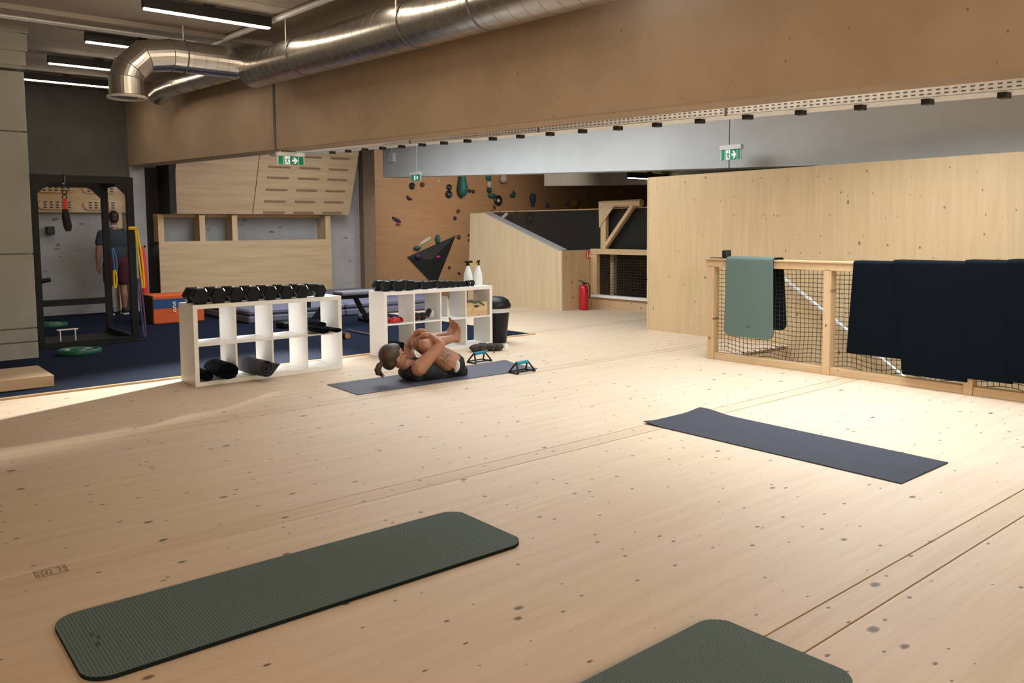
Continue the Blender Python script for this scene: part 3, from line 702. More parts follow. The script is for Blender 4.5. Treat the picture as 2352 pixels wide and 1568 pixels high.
def dumbbell_proto(label, group, r, L_, hl):
    t = thing('dumbbell', label, 'dumbbell', (0, 0, 0), group, local=True)
    for s in (-1, 1):
        bm = bm_new(); vs0, vs1, vs2 = [], [], []
        rr = r/math.cos(R(30))
        M_ = Matrix.Rotation(R(90), 4, 'X')
        prof = [(rr*0.86, -L_/2), (rr, -L_/2+0.012), (rr, -L_/2+hl-0.012), (rr*0.86, -L_/2+hl)]
        if s > 0: prof = [(a, -b_) for a, b_ in prof][::-1]
        lathe(bm, prof, 6, Matrix.Translation((0, 0, r)) @ M_ @ Matrix.Rotation(0, 4, 'Z'))
        obj('head', bm, 'rubber_black', t)
    bm = bm_new(); tube(bm, [(0, -L_/2+hl, r), (0, -L_/4+hl/2, r), (0, 0, r), (0, L_/4-hl/2, r), (0, L_/2-hl, r)], [0.014, 0.016, 0.018, 0.016, 0.014], 12); obj('handle', bm, 'chrome', t, True)
    return t
big = dumbbell_proto('black hex dumbbell in the row on the shelf with rolled mats', 'big dumbbells on the mat shelf', 0.070, 0.30, 0.10)
n = 8
for i in range(n):
    x = 2.548+i*0.1645+(0.012 if i == 7 else 0); sc = 1.015-0.02*i; rz = R(rnd.uniform(-2, 2)) if i < 7 else R(7)
    o = big if i == 0 else copy_tree(big, (0, 0, 0))
    o.location = (x, S1[1]+0.165, S1[3]+0.0005); o.scale = (sc,)*3; o.rotation_euler = (0, 0, rz)
small = dumbbell_proto('small black hex dumbbell in the row on the shelf with spray bottles', 'small dumbbells on the bottle shelf', 0.060, 0.235, 0.075)
sc2 = [0.96, 0.96, 0.94, 0.76, 0.72, 0.72, 0.70, 0.66, 0.62, 0.56, 0.54]; xs2 = [4.665]
for i in range(1, 11): xs2.append(xs2[-1]+0.0705*(sc2[i-1]+sc2[i]))
for i, x in enumerate(xs2):
    o = small if i == 0 else copy_tree(small, (0, 0, 0))
    o.location = (x, S2[1]+0.135+(0.05 if i in (0, 3, 5) else 0), S2[3]+0.0005); o.scale = (sc2[i],)*3; o.rotation_euler = (0, 0, R([4, -3, 2, 5, -2, 0, 3, -3, 0, 2, -2][i]))
tiny = dumbbell_proto('smallest black dumbbell, lying crosswise beside the spray bottles', None, 0.036, 0.10, 0.034)
tiny.location = (5.80, S2[1]+0.09, S2[3]+0.0005); tiny.rotation_euler = (0, 0, R(90))
# spray bottles
def spray(label, x, y, z, rz):
    t = thing('spray_bottle', label, 'bottle', (x, y, z))
    K = Matrix.Diagonal((1.28, 1.28, 1.12, 1))
    bm = bm_new(); lathe(bm, [(0.040, 0.0005), (0.042, 0.01), (0.042, 0.09), (0.036, 0.13), (0.018, 0.20), (0.013, 0.215)], 20, Matrix.Translation((x, y, z)) @ K); obj('body', bm, 'plastic_white', t, True)
    bm = bm_new(); lathe(bm, [(0.016, 0.212), (0.016, 0.235), (0.011, 0.245)], 14, Matrix.Translation((x, y, z)) @ K); obj('collar', bm, 'rubber_black', t, True)
    M_ = Matrix.Translation((x, y, z)) @ Matrix.Rotation(rz, 4, 'Z') @ K
    bm = bm_new(); add_box(bm, -0.03, 0.045, -0.011, 0.011, 0.243, 0.268, M_); h_ = obj('spray_head', bm, 'rubber_black', t, bevel=0.005)
    bm = bm_new(); prism(bm, [M_ @ Vector(p) for p in ((0.012, -0.006, 0.245), (0.030, -0.006, 0.245), (0.044, -0.006, 0.205), (0.036, -0.006, 0.203))], M_.to_3x3() @ Vector((0, 0.012, 0))); obj('trigger', bm, 'plastic_yellow', t)
    bm = bm_new(); add_box(bm, 0.045, 0.056, -0.008, 0.008, 0.250, 0.264, M_); obj('nozzle', bm, 'plastic_yellow', h_)
spray('white spray bottle next to the smallest dumbbell, black and yellow head', 5.865, S2[1]+0.21, S2[3], R(-40))
spray('white spray bottle at the very end of the shelf top', 6.0, S2[1]+0.19, S2[3], R(212))
# rolled mats in the first shelf
def spiral_roll(name, label, mat, c0, axis, r_out, squash, turns, th, length, tail=0.0, parts=True, a0=0.0, cat='mat', up=None):
    """mat rolled about an axis that points out of the shelf"""
    c0 = Vector(c0); ax = Vector(axis).normalized(); side = Vector((0, 0, 1)).cross(ax).normalized(); up_ = ax.cross(side)
    pts = []; n_ = int(turns*28)
    for i in range(n_+1):
        a = a0+i/28*2*math.pi; r_ = r_out*(0.18+0.82*i/n_)
        pts.append((r_*math.cos(a), r_*math.sin(a)*squash))
    if tail:
        ex, ez = pts[-1]; px_, pz_ = pts[-2]; tx, tz_ = ex-px_, ez-pz_; ln = math.hypot(tx, tz_)
        for k in range(1, 8): pts.append((ex+tx/ln*tail*k/7, ez+tz_/ln*tail*k/7))
    bm = bm_new(); F_, B_ = [], []
    m_ = len(pts)
    for (u, v) in pts:
        rr = math.hypot(u, v) or 1
        F_.append([bm.verts.new(c0+side*(u*(1-s*th/rr))+up_*(v*(1-s*th/rr))) for s in (0, 1)])
        B_.append([bm.verts.new(c0-ax*length+side*(u*(1-s*th/rr))+up_*(v*(1-s*th/rr))) for s in (0, 1)])
    for i in range(m_-1):
        bm.faces.new((F_[i][0], F_[i+1][0], B_[i+1][0], B_[i][0])); bm.faces.new((F_[i][1], B_[i][1], B_[i+1][1], F_[i+1][1]))
        bm.faces.new((F_[i][0], F_[i][1], F_[i+1][1], F_[i+1][0])); bm.faces.new((B_[i][0], B_[i+1][0], B_[i+1][1], B_[i][1]))
    for P_ in ((0,), (m_-1,)):
        i = P_[0]; bm.faces.new((F_[i][0], B_[i][0], B_[i][1], F_[i][1]))
    o = obj(name, bm, mat, None, True); tag(o, label, cat); return o
yf = S1[1]
spiral_roll('rolled_mat', 'black mat rolled flat in the bottom corner cell of the mat shelf', 'mat_navy', (2.725, yf-0.09, zf1+0.082), (0.0, -1, 0), 0.104, 0.78, 4.5, 0.009, 0.34)
spiral_roll('rolled_mat', 'small black mat roll squeezed beside the flat roll in the corner cell', 'mat_navy', (2.558, yf-0.03, zf1+0.058), (0.0, -1, 0), 0.056, 1.0, 3.0, 0.009, 0.36)
spiral_roll('rolled_mat', 'loosely rolled dark grey mat with open flap sticking out of the shelf', 'mat_grey', (3.045, yf-0.19, zf1+0.088), (0.10, -1, 0), 0.085, 1.0, 3.2, 0.007, 0.44, tail=0.10, a0=R(-100))
for (lb, x, z, sq, r_, rx) in (('black folded mat lying topmost in the upper end cell of the mat shelf', 3.64, zm1+0.099, 0.55, 0.055, 0.02), ('black folded mat lying lowest in the upper end cell of the mat shelf', 3.655, zm1+0.034, 0.42, 0.072, -0.02), ('black folded mat bulging out past the side panel of the mat shelf', 3.80, zm1+0.031, 0.42, 0.062, 0.06)):
    spiral_roll('folded_mat', lb, 'mat_navy', (x, yf-0.13, z), (rx, -1, 0.0), r_, sq, 2.5, 0.008, 0.40)
# contents of the second shelf
yf2 = S2[1]
t = thing('ankle_weights', 'pair of red and black ankle weights in an upper cell of the bottle shelf', 'weights', (c2[0]+0.15, yf2+0.1, zm2))
for k in range(2):
    bm = bm_new()
    tube(bm, [(c2[0]+0.03+0.02*i+k*0.03, yf2+0.05+k*0.09+0.012*math.sin(i), zm2+0.033+0.007*math.sin(i*1.3)) for i in range(11)], 0.024, 8); o = obj('cuff', bm, 'strap_red', t, True)
    for j in range(4):
        bm = bm_new(); xx = c2[0]+0.05+k*0.03+j*0.05; ring(bm, (xx, yf2+0.055+k*0.09, zm2+0.034), (1, 0, 0), 0.021, 0.007, 12); obj('strap', bm, 'rubber_black', o, True)
t = thing('boxing_gloves', 'black boxing gloves piled in an upper cell of the bottle shelf', 'gloves', (c2[1]+0.12, yf2+0.1, zm2))
for k, (dx, dz, s_) in enumerate(((0.07, 0.048, 0.055), (0.16, 0.045, 0.055))):
    bm = bm_new(); ball(bm, (c2[1]+dx, yf2+0.10, zm2+dz), s_, (1.15, 1.2, 0.82), 2, wob=0.08, seed=k); g_ = obj('glove', bm, 'cloth_black', t, True)
    bm = bm_new(); ball(bm, (c2[1]+dx+0.01, yf2+0.045, zm2+dz-0.005), 0.016, (1.4, 0.5, 0.7), 1); obj('badge', bm, 'strap_red', g_, True)
bm = bm_new(); tube(bm, [(c2[1]+0.20, yf2+0.08, zm2+0.04), (c2[1]+0.235, yf2+0.07, zm2+0.10), (c2[1]+0.23, yf2+0.07, zm2+0.125)], [0.03, 0.028, 0.026], 10); obj('cuff', bm, 'cloth_black', t, True)
bm = bm_new(); ball(bm, (c2[1]+0.285, yf2+0.12, zm2+0.065), 0.06, (0.6, 1.0, 1.05), 2, wob=0.2, seed=9); tag(obj('plastic_bag', bm, 'bag_clear', None, True), 'crumpled pale plastic bag beside the boxing gloves', 'bag')
t = thing('wooden_crate', 'small open wooden crate in the upper end cell of the bottle shelf', 'crate', (c2[3]+0.16, yf2+0.15, zm2))
x0, x1, y0, y1, z0, z1 = c2[3]+0.018, c2[3]+cw2-0.02, yf2+0.02, yf2+0.32, zm2+0.001, zm2+0.165
sbox('front_board', 'crate_wood', x0, x1, y0, y0+0.012, z0, z1, t); sbox('back_board', 'crate_wood', x0, x1, y1-0.012, y1, z0, z1, t)
for x in (x0, x1-0.012): sbox('side_board', 'crate_wood', x, x+0.012, y0+0.012, y1-0.012, z0, z1, t)
sbox('bottom_board', 'crate_wood', x0+0.012, x1-0.012, y0+0.012, y1-0.012, z0, z0+0.01, t)
bm = bm_new(); ball(bm, ((x0+x1)/2-0.015, y0-0.001, z1-0.05), 0.02, (2.0, 0.12, 0.8), 2); obj('hand_hole', bm, 'ink_dark', t)
for k, (mat_, lb) in enumerate((('band_green', 'dark green resistance band hanging over the wooden crate rim'), ('strap_red', 'red resistance band heaped inside the wooden crate'))):
    bm = bm_new()
    if k == 0: tube(bm, [(x0+0.0+0.02*i, y0-0.012+0.004*math.sin(i), z1+0.012-0.0008*i*i*0.4+0.012*math.sin(i*0.9)) for i in range(13)], 0.009, 8)
    else: ball(bm, (x0+0.07, y0+0.07, z1-0.005), 0.05, (1.2, 0.9, 0.6), 2, wob=0.3, seed=4)
    tag(obj('resistance_band', bm, mat_, None, True), lb, 'band')
bm = bm_new(); add_box(bm, c2[2]+0.10, c2[2]+0.104, yf2+0.03, yf2+0.26, zm2+0.001, zm2+0.255); prism(bm, [(c2[2]+0.10, yf2+0.03, zm2+0.001), (c2[2]+0.02, yf2+0.05, zm2+0.001), (c2[2]+0.02, yf2+0.25, zm2+0.001), (c2[2]+0.10, yf2+0.25, zm2+0.001)], (0, 0, 0.02))
tag(obj('paper_holder', bm, 'plastic_white'), 'white upright paper holder in a cell of the bottle shelf', 'holder')
spiral_roll('rolled_mat', 'dark green mat roll in the bottom cell behind the woman\'s head', 'mat_under', (c2[0]+0.16, yf2-0.02, zf2+0.07), (0, -1, 0), 0.066, 1.0, 3, 0.009, 0.3)

# waste bin, bag, push-up bars
bx_, by_ = 6.25, 7.80
t = thing('waste_bin', 'tall black waste bin with domed lid at the end of the bottle shelf', 'bin', (bx_, by_, 0))
T_ = Matrix.Translation((bx_, by_, 0))
bm = bm_new(); lathe(bm, [(0.125, 0.001), (0.13, 0.01), (0.168, 0.40)], 28, T_); obj('body', bm, 'rubber_black', t, True)
bm = bm_new(); lathe(bm, [(0.171, 0.375), (0.172, 0.395), (0.178, 0.43), (0.172, 0.435)], 28, T_); obj('bin_liner', bm, 'bag_clear', t, True)
bm = bm_new(); lathe(bm, [(0.182, 0.425), (0.186, 0.44), (0.182, 0.475), (0.155, 0.525), (0.10, 0.558), (0.03, 0.568)], 28, T_); obj('lid', bm, 'rubber_black', t, True)
t = thing('gym_bag', 'crumpled camouflage gym bag on the floor before the waste bin', 'bag', (5.72, 7.30, 0))
bm = bm_new()
for k, (dx, dy, r_) in enumerate(((-0.13, 0.05, 0.05), (-0.05, 0.02, 0.055), (0.04, -0.02, 0.05), (0.11, -0.06, 0.048))): ball(bm, (5.72+dx, 7.30+dy, r_*0.9), r_, (1.5, 1.2, 0.9), 2, wob=0.22, seed=k)
obj('bag_body', bm, 'camo', t, True)
bm = bm_new(); tube(bm, [(5.80, 7.2, 0.05), (5.74, 7.16, 0.10), (5.68, 7.13, 0.05), (5.66, 7.10, 0.006)], 0.006, 6); obj('strap', bm, 'camo', t, True)
bm = bm_new(); lathe(bm, [(0.028, 0), (0.03, 0.004), (0.03, 0.012)], 16, Matrix.Translation((5.875, 7.15, 0.055)) @ Matrix.Rotation(R(90), 4, 'X')); obj('tag', bm, 'plastic_white', t, True)
def pushup(label, cx, cy, rz):
    t = thing('pushup_bar', label, 'push-up bar', (cx, cy, 0)); M_ = Matrix.Translation((cx, cy, 0)) @ Matrix.Rotation(rz, 4, 'Z')
    W_ = lambda x, y, z: M_ @ Vector((x, y, z))
    for s in (-1, 1):
        bm = bm_new(); tube(bm, [W_(s*0.115, -0.065, 0.009), W_(s*0.078, -0.008, 0.095), W_(s*0.078, 0.008, 0.095), W_(s*0.115, 0.065, 0.009)], 0.0085, 8); obj('leg_frame', bm, 'rubber_black', t, True)
        bm = bm_new(); tube(bm, [W_(s*0.115, -0.065, 0.010), W_(s*0.115, 0.065, 0.010)], 0.008, 8); obj('foot', bm, 'rubber_black', t, True)
    for y in (-0.05, 0.05):
        bm = bm_new(); tube(bm, [W_(-0.105, y, 0.018), W_(0.105, y, 0.018)], 0.007, 8); obj('crossbar', bm, 'rubber_black', t, True)
    bm = bm_new(); tube(bm, [W_(-0.075, 0, 0.098), W_(0.075, 0, 0.098)], 0.016, 14); obj('grip', bm, 'plastic_teal', t, True)
pushup('black push-up bar with teal grip between the woman and the gym bag', 5.17, 6.73, R(6))
pushup('black push-up bar with teal grip at the foot end of the yoga mat', 5.10, 5.965, R(4))

# ------------------------------------------------------------------ low plinth at the left
t = thing('plinth', 'low plywood plinth on the carpet beside the concrete column', 'platform', (1.0, 8.58, 0))
sbox('top_board', 'plinth_ply', 0.2, 1.505, 8.22, 8.95, 0.088, 0.108, t); sbox('frame_board', 'plinth_ply', 0.2, 1.503, 8.222, 8.25, 0.013, 0.088, t); sbox('frame_board', 'plinth_ply', 1.475, 1.503, 8.25, 8.948, 0.013, 0.088, t); sbox('frame_board', 'plinth_ply', 0.2, 1.475, 8.92, 8.948, 0.013, 0.088, t)

# ------------------------------------------------------------------ power rack
RX0, RX1, RY0, RY1, RZ = 1.88, 2.93, 10.92, 12.12, 2.06
t = thing('power_rack', 'black steel power rack on the navy carpet', 'rack', (2.4, 11.6, 0))
u_ = 0.038
for x in (RX0, RX1):
    for y in (RY0, RY1):
        o = sbox('upright', 'rack_black', x-u_, x+u_, y-u_, y+u_, 0.014, RZ-0.08, t)
        sbox('foot_plate', 'rack_black', x-0.07, x+0.11, y-0.06, y+0.06, 0.0125, 0.03, o)
for y in (RY0, RY1): sbox('top_beam', 'rack_black', RX0-u_, RX1+u_, y-u_, y+u_, RZ-0.08, RZ, t)
for x in (RX0, RX1): sbox('side_beam', 'rack_black', x-u_, x+u_, RY0+u_, RY1-u_, RZ-0.08, RZ, t); sbox('base_rail', 'rack_black', x-u_, x+u_, RY0+u_, RY1-u_, 0.014, 0.09, t)
sbox('rear_rail', 'rack_black', RX0+u_, RX1-u_, RY1-u_, RY1+u_, 0.42, 0.50, t); sbox('front_rail', 'rack_black', RX0+u_, RX1-u_, RY0-u_, RY0+u_, 0.014, 0.08, t)
for (x, s) in ((RX0, 1), (RX1, -1)):
    for y in (RY0, RY1):
        bm = bm_new(); prism(bm, [(x+s*u_, y-0.03, RZ-0.08), (x+s*(u_+0.14), y-0.03, RZ-0.08), (x+s*u_, y-0.03, RZ-0.22)], (0, 0.06, 0)); obj('gusset', bm, 'rack_black', t)
hk = at_y(105, 645, RY0); bm = bm_new(); tube(bm, [(RX0+0.03, RY0-0.02, hk.z), (RX0+0.13, RY0-0.02, hk.z+0.015)], [0.03, 0.026], 10); obj('bar_hook', bm, 'rack_black', t, True)
sbox('safety_step', 'galvanised', 2.16, 2.40, RY0+0.55, RY0+0.57, 0.16, 0.175, t)
for x in (2.19, 2.36): sbox('step_leg', 'galvanised', x, x+0.012, RY0+0.55, RY0+0.57, 0.014, 0.16, t)
bm = bm_new(); add_box(bm, RX0+0.05, RX1-0.05, RY0+0.05, RY1-0.05, 0.0125, 0.024); tag(obj('rubber_mat', bm, 'rubber_black'), 'black rubber floor mat inside the power rack', 'mat')
def plate(label, x, y, r_, z):
    t = thing('weight_plate', label, 'weight plate', (x, y, z))
    T_ = Matrix.Translation((x, y, z))
    bm = bm_new(); lathe(bm, [(r_*0.96, 0.001), (r_, 0.012), (r_, 0.045), (r_*0.96, 0.056), (r_*0.86, 0.057), (r_*0.82, 0.046), (r_*0.30, 0.046), (r_*0.27, 0.056), (r_*0.12, 0.056)], 36, T_); obj('disc', bm, 'plate_green', t, True)
    bm = bm_new(); lathe(bm, [(0.032, 0.05), (0.034, 0.058), (0.026, 0.059)], 18, T_); obj('hub', bm, 'chrome', t, True)
    for a in range(3):
        bm = bm_new(); ang_ = a*2.09+0.6; T2 = Matrix.Translation((x+0.55*r_*math.cos(ang_), y+0.55*r_*math.sin(ang_), z)) @ Matrix.Rotation(ang_, 4, 'Z'); add_box(bm, -0.02, 0.02, -0.045, 0.045, 0.0465, 0.0475, T2); obj('number_print', bm, 'print_white', t)
pc = at_z(183, 806, 0.04); plate('green bumper plate lying flat on the carpet before the power rack', pc.x, pc.y, 0.225, 0.012)
pc = at_z(116, 746, 0.04); plate('green bumper plate lying behind the power rack', pc.x, pc.y, 0.225, 0.012)
# suspension strap on the rack
sp_ = at_y(147, 420, RY0+0.4)
t = thing('suspension_strap', 'red and black suspension strap hanging from the power rack', 'strap', (sp_.x, RY0, 1.7))
sx, sy = at_y(148, 450, RY0).x, RY0
bm = bm_new(); ring(bm, (sx, sy, RZ-0.042), (1, 0, 0), 0.066, 0.006, 16); obj('steel_loop', bm, 'steel', t, True)
for dz in (0.20, 0.255):
    bm = bm_new(); ring(bm, (sx, sy, RZ-dz), (0.2, 1, 0), 0.024, 0.006, 14); obj('carabiner', bm, 'rack_black', t, True)
bm = bm_new(); tube(bm, [(sx, sy, RZ-0.11), (sx, sy, RZ-0.19)], 0.005, 6); obj('cord', bm, 'slot_dark', t)
sbox('red_strap', 'strap_red', sx-0.022, sx+0.022, sy-0.008, sy+0.008, RZ-0.40, RZ-0.27, t)
bm = bm_new(); tube(bm, [(sx, sy, RZ-0.40), (sx+0.004, sy, RZ-0.5), (sx+0.02, sy, RZ-0.60), (sx+0.025, sy, RZ-0.66)], [0.03, 0.045, 0.047, 0.03], 10); obj('black_pouch', bm, 'cloth_black', t, True)
# resistance bands on the rack
def loop_band(label, mat, x, y, z0, z1, wd=0.022, th=0.012, drift=0.02):
    t = []
    bm = bm_new(); n_ = 14; pts = []
    for i in range(n_+1): pts.append(Vector((x-th+drift*i/n_, y, z0+(z1-z0)*i/n_)))
    for i in range(n_, -1, -1): pts.append(Vector((x+th*(1+1.2*math.sin(math.pi*i/n_))+drift*i/n_, y+0.01, z0+(z1-z0)*i/n_)))
    tube(bm, pts, 0.011, 6, closed=True); return tag(obj('resistance_band', bm, mat, None, True), label, 'band')
b1p = at_y(303, 526, RY0); b1q = at_y(318, 660, RY0)
bd = loop_band('yellow resistance band hanging from the rack upright beside the pale pillar', 'band_yellow', b1p.x+0.035, RY0-0.05, b1p.z, b1q.z, drift=0.06)
sb = bm_new(); tube(sb, [(RX1-0.04, RY0-0.052, b1p.z+0.01), (b1p.x+0.04, RY0-0.052, b1p.z+0.01)], 0.022, 8); obj('knot', sb, 'band_yellow', bd, True)
p0, p1 = at_y(260, 572, RY1-0.1), at_y(268, 620, RY1-0.1)
loop_band('pale blue resistance band hanging in front of the standing man', 'band_blue', p0.x, RY1-0.08, p0.z, p1.z-0.05, drift=0.03)
p0, p1 = at_y(263, 622, RY1-0.1), at_y(264, 660, RY1-0.1)
loop_band('yellow resistance band looped under the pale blue one', 'band_yellow', p0.x, RY1-0.10, p0.z, p1.z, drift=0.0)
p0, p1 = at_y(318, 640, RY0+0.3), at_y(328, 765, RY0+0.3)
loop_band('purple resistance band hanging down to the carpet beside the rack', 'band_purple', p0.x, RY0+0.3, p0.z, 0.03, drift=0.05)
p0 = at_y(82, 618, RY1); bm = bm_new(); z0_ = at_y(82, 616, 11.0).z; add_box(bm, RX0-0.052, RX0-0.0385, RY0-0.03, RY0+0.02, z0_-0.24, z0_); tag(obj('resistance_band', bm, 'band_yellow'), 'flat yellow band showing between the column and the rack', 'band')

# ------------------------------------------------------------------ hangboards on the back wall
t = thing('hangboard_mount', 'two wide wooden mounting boards carrying hangboards on the back wall', 'mounting board', (3.35, 15.25, 1.7))
sbox('mounting_board', 'board_ply', 2.5, 4.05, 15.24, 15.298, 1.99, 2.25, t); sbox('mounting_board', 'board_ply', 2.5, 4.05, 15.20, 15.298, 1.72, 1.965, t)
sbox('ledge', 'board_ply', 2.5, 4.05, 15.22, 15.298, 1.966, 1.989, t); sbox('leg_post', 'timber_up', 3.86, 3.95, 15.22, 15.298, 0.013, 1.72, t)
k = 0
for (zc, yf_) in ((2.12, 15.24), (1.84, 15.20)):
    for xc in (2.95, 3.62):
        lb = ('wooden hangboard on the %s mounting board, %s' % ('upper' if zc > 2 else 'lower', 'beside the hanging red strap' if xc < 3.2 else 'above the standing man'))
        h_ = thing('hangboard', lb, 'hangboard', (xc, yf_, zc))
        bm = bm_new(); pts = []
        for a in range(24):
            an = a*math.pi/12; cx_ = 0.20 if math.cos(an) > 0 else -0.20; pts.append((xc+cx_+0.075*math.cos(an), yf_-0.035, zc+0.075*math.sin(an)))
        prism(bm, pts, (0, 0.034, 0)); obj('body', bm, 'board_ply', h_)
        for r_ in range(3):
            for q in range(5):
                xx = xc-0.20+q*0.088; sbox('pocket', 'ink_dark', xx, xx+0.052, yf_-0.0365, yf_-0.034, zc-0.054+r_*0.042, zc-0.032+r_*0.042, h_)
wb = at_y(116, 530, 15.26); bm = bm_new(); add_box(bm, wb.x-0.07, wb.x+0.05, 15.18, 15.30, wb.z-0.06, wb.z+0.07); tag(obj('wall_speaker', bm, 'lamp_black', bevel=0.01), 'small black box speaker fixed on the scuffed back wall', 'speaker')

# ------------------------------------------------------------------ training board
kb = 0.379
def on_board(px, py):
    d = ray(px, py); return EYE+d*((14.9+kb*(1.70-CAM_H))/(d.y+kb*d.z))
t = thing('training_board', 'overhanging plywood training board with wooden rungs on a timber stand', 'climbing board', (6.4, 14.9, 0))
bl, brr, bs = on_board(395, 490).x, on_board(800, 495).x, on_board(580, 492).x
def lean(x0, x1, z0, z1, off, th, name, mat):
    bm = bm_new(); prism(bm, [(x0, 14.9-kb*(z0-1.70)-off, z0), (x1, 14.9-kb*(z0-1.70)-off, z0), (x1, 14.9-kb*(z1-1.70)-off, z1), (x0, 14.9-kb*(z1-1.70)-off, z1)], (0, th, 0)); return obj(name, bm, mat, t)
lean(bl, bs-0.003, 1.70, 3.35, 0.0, 0.03, 'plain_board', 'board_ply'); rb = lean(bs+0.003, brr, 1.70, 3.35, 0.02, 0.05, 'rung_board', 'board_ply')
cols = [(606, 655), (676, 722), (743, 786)]; rowsy = [489, 464, 438, 411, 387, 361, 336]
zr = [on_board(690, yy).z for yy in rowsy]
for (xa, xb) in cols:
    X0, X1 = on_board(xa, 464).x, on_board(xb, 464).x
    for z in zr:
        z = z+0.012; yy = 14.9-kb*(z-1.70)-0.02; sbox('rung', 'rung_wood', X0, X1, yy-0.025, yy+0.01, z-0.012, z+0.012, rb)
for (xa, xb) in ((364, 377), (459, 472), (534, 546), (748, 760)):
    X0, X1 = at_y(xa, 540, 14.95).x, at_y(xb, 540, 14.95).x; sbox('post', 'timber_up', X0, X1, 14.95, 15.28, 1.21, 1.68, t)
X0, X1 = at_y(364, 540, 14.93).x, at_y(760, 540, 14.93).x
sbox('lower_board', 'board_ply', X0, X1, 14.92, 14.95, 0.013, 1.215, t); sbox('head_beam', 'timber', X0, X1, 15.17, 15.28, 1.64, 1.70, t)
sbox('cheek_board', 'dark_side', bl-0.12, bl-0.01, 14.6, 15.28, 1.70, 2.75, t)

# crash pads, bench, box, red roll
for (x0, x1, lb) in ((4.75, 6.35, 'blue grey crash pad before the training board, toward the orange box'), (6.37, 8.3, 'blue grey crash pad before the training board, toward the climbing wall')):
    t = thing('crash_pad', lb, 'crash pad', ((x0+x1)/2, 13.2, 0)); sbox('pad_lower', 'pad_blue', x0, x1, 11.78, 14.8, 0.013, 0.12, t, bevel=0.02); sbox('pad_upper', 'pad_blue', x0, x1, 11.79, 14.8, 0.125, 0.22, t, bevel=0.03)
t = thing('weight_bench', 'black weight bench with grey padded seat seen between the two shelves', 'bench', (5.9, 10.75, 0))
bm = bm_new(); add_box(bm, 5.66, 6.66, 10.58, 10.90, 0.44, 0.50); obj('seat_pad', bm, 'pad_grey', t, bevel=0.022, seg=2)
sbox('frame_rail', 'rack_black', 5.05, 6.6, 10.70, 10.78, 0.385, 0.445, t)
for (a, b_) in (((5.95, 10.74, 0.40), (6.15, 10.74, 0.04)), ((5.52, 10.74, 0.40), (5.28, 10.74, 0.13)), ((5.66, 10.74, 0.40), (5.36, 10.74, 0.13)), ((5.20, 10.74, 0.40), (5.20, 10.74, 0.30))):
    bm = bm_new(); bar(bm, a, b_, 0.06, 0.05, (0, 1, 0)); obj('leg', bm, 'rack_black', t)
for (x, y) in ((6.17, 10.74), (5.32, 10.74)): sbox('floor_bar', 'rack_black', x-0.03, x+0.03, y-0.28, y+0.28, 0.0125, 0.06, t)
bm = bm_new(); tube(bm, [(6.33, 10.66, 0.25), (6.33, 10.82, 0.25)], 0.05, 16); obj('foam_roll', bm, 'rubber_black', t, True)
bm = bm_new(); bar(bm, (6.33, 10.74, 0.25), (6.0, 10.74, 0.12), 0.03, 0.03, (0, 1, 0)); obj('leg_arm', bm, 'steel', t)
t = thing('foam_roller', 'cork coloured massage roller lying on the carpet beside the mat shelf', 'roller', (4.6, 8.9, 0.012))
rc = at_z(800, 778, 0.012)
bm = bm_new(); tube(bm, [(rc.x-0.01, rc.y, 0.052), (rc.x+0.05, rc.y+0.33, 0.052)], 0.039, 20); obj('core', bm, 'rubber_black', t, True)
bm = bm_new(); tube(bm, [(rc.x-0.012, rc.y-0.012, 0.052), (rc.x-0.01, rc.y, 0.052)], 0.037, 20); obj('end_disc', bm, 'cork', t, True)
bm = bm_new(); a, b_ = at_z(797, 757, 0.03), at_z(860, 770, 0.03); tube(bm, [a, b_], 0.012, 8); tag(obj('steel_bar', bm, 'steel', None, True), 'thin steel bar lying on the carpet between the shelves', 'bar')
pb = at_z(672, 752, 0.012); t = thing('step_block', 'low black rubber block on the carpet behind the mat shelf', 'block', (pb.x, pb.y, 0.012)); sbox('block_body', 'rubber_black', pb.x-0.17, pb.x+0.17, pb.y-0.06, pb.y+0.2, 0.013, 0.10, t, bevel=0.02)
t = thing('plyo_box', 'orange foam plyo box with blue band beside the training board', 'box', (4.05, 13.0, 0))
sbox('body', 'box_orange', 3.67, 4.42, 12.70, 13.25, 0.0125, 0.44, t, bevel=0.012)
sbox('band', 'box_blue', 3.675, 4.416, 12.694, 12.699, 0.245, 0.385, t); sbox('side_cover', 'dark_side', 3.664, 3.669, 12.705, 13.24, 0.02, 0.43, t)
bm = bm_new(); lx = at_y(401, 705, 12.69)
for k in range(6):
    zz = lx.z+0.075-0.028*k; add_box(bm, lx.x-0.022, lx.x+0.022, 12.688, 12.6935, zz-0.005, zz+0.005)
    add_box(bm, lx.x-0.022+0.034*(k % 2), lx.x-0.012+0.034*(k % 2), 12.688, 12.6935, zz-0.019, zz-0.005)
obj('letter_print', bm, 'print_white', t)['kind'] = 'stuff'
t = thing('red_mat_roll', 'tall red mat sleeve standing against the pale pillar', 'mat sleeve', (3.72, 13.5, 0))
bm = bm_new(); ra, rb_ = at_y(338, 742, 13.4), at_y(325, 566, 13.4)
tube(bm, [(ra.x, 13.4, 0.013), (ra.x-0.02, 13.41, 0.5), (rb_.x+0.01, 13.43, 1.0), (rb_.x, 13.44, rb_.z)], [0.06, 0.062, 0.06, 0.045], 12); obj('sleeve', bm, 'strap_red', t, True)
bm = bm_new(); ball(bm, (rb_.x+0.055, 13.44, rb_.z), 0.02, sub=1); obj('cap', bm, 'rubber_black', t, True)

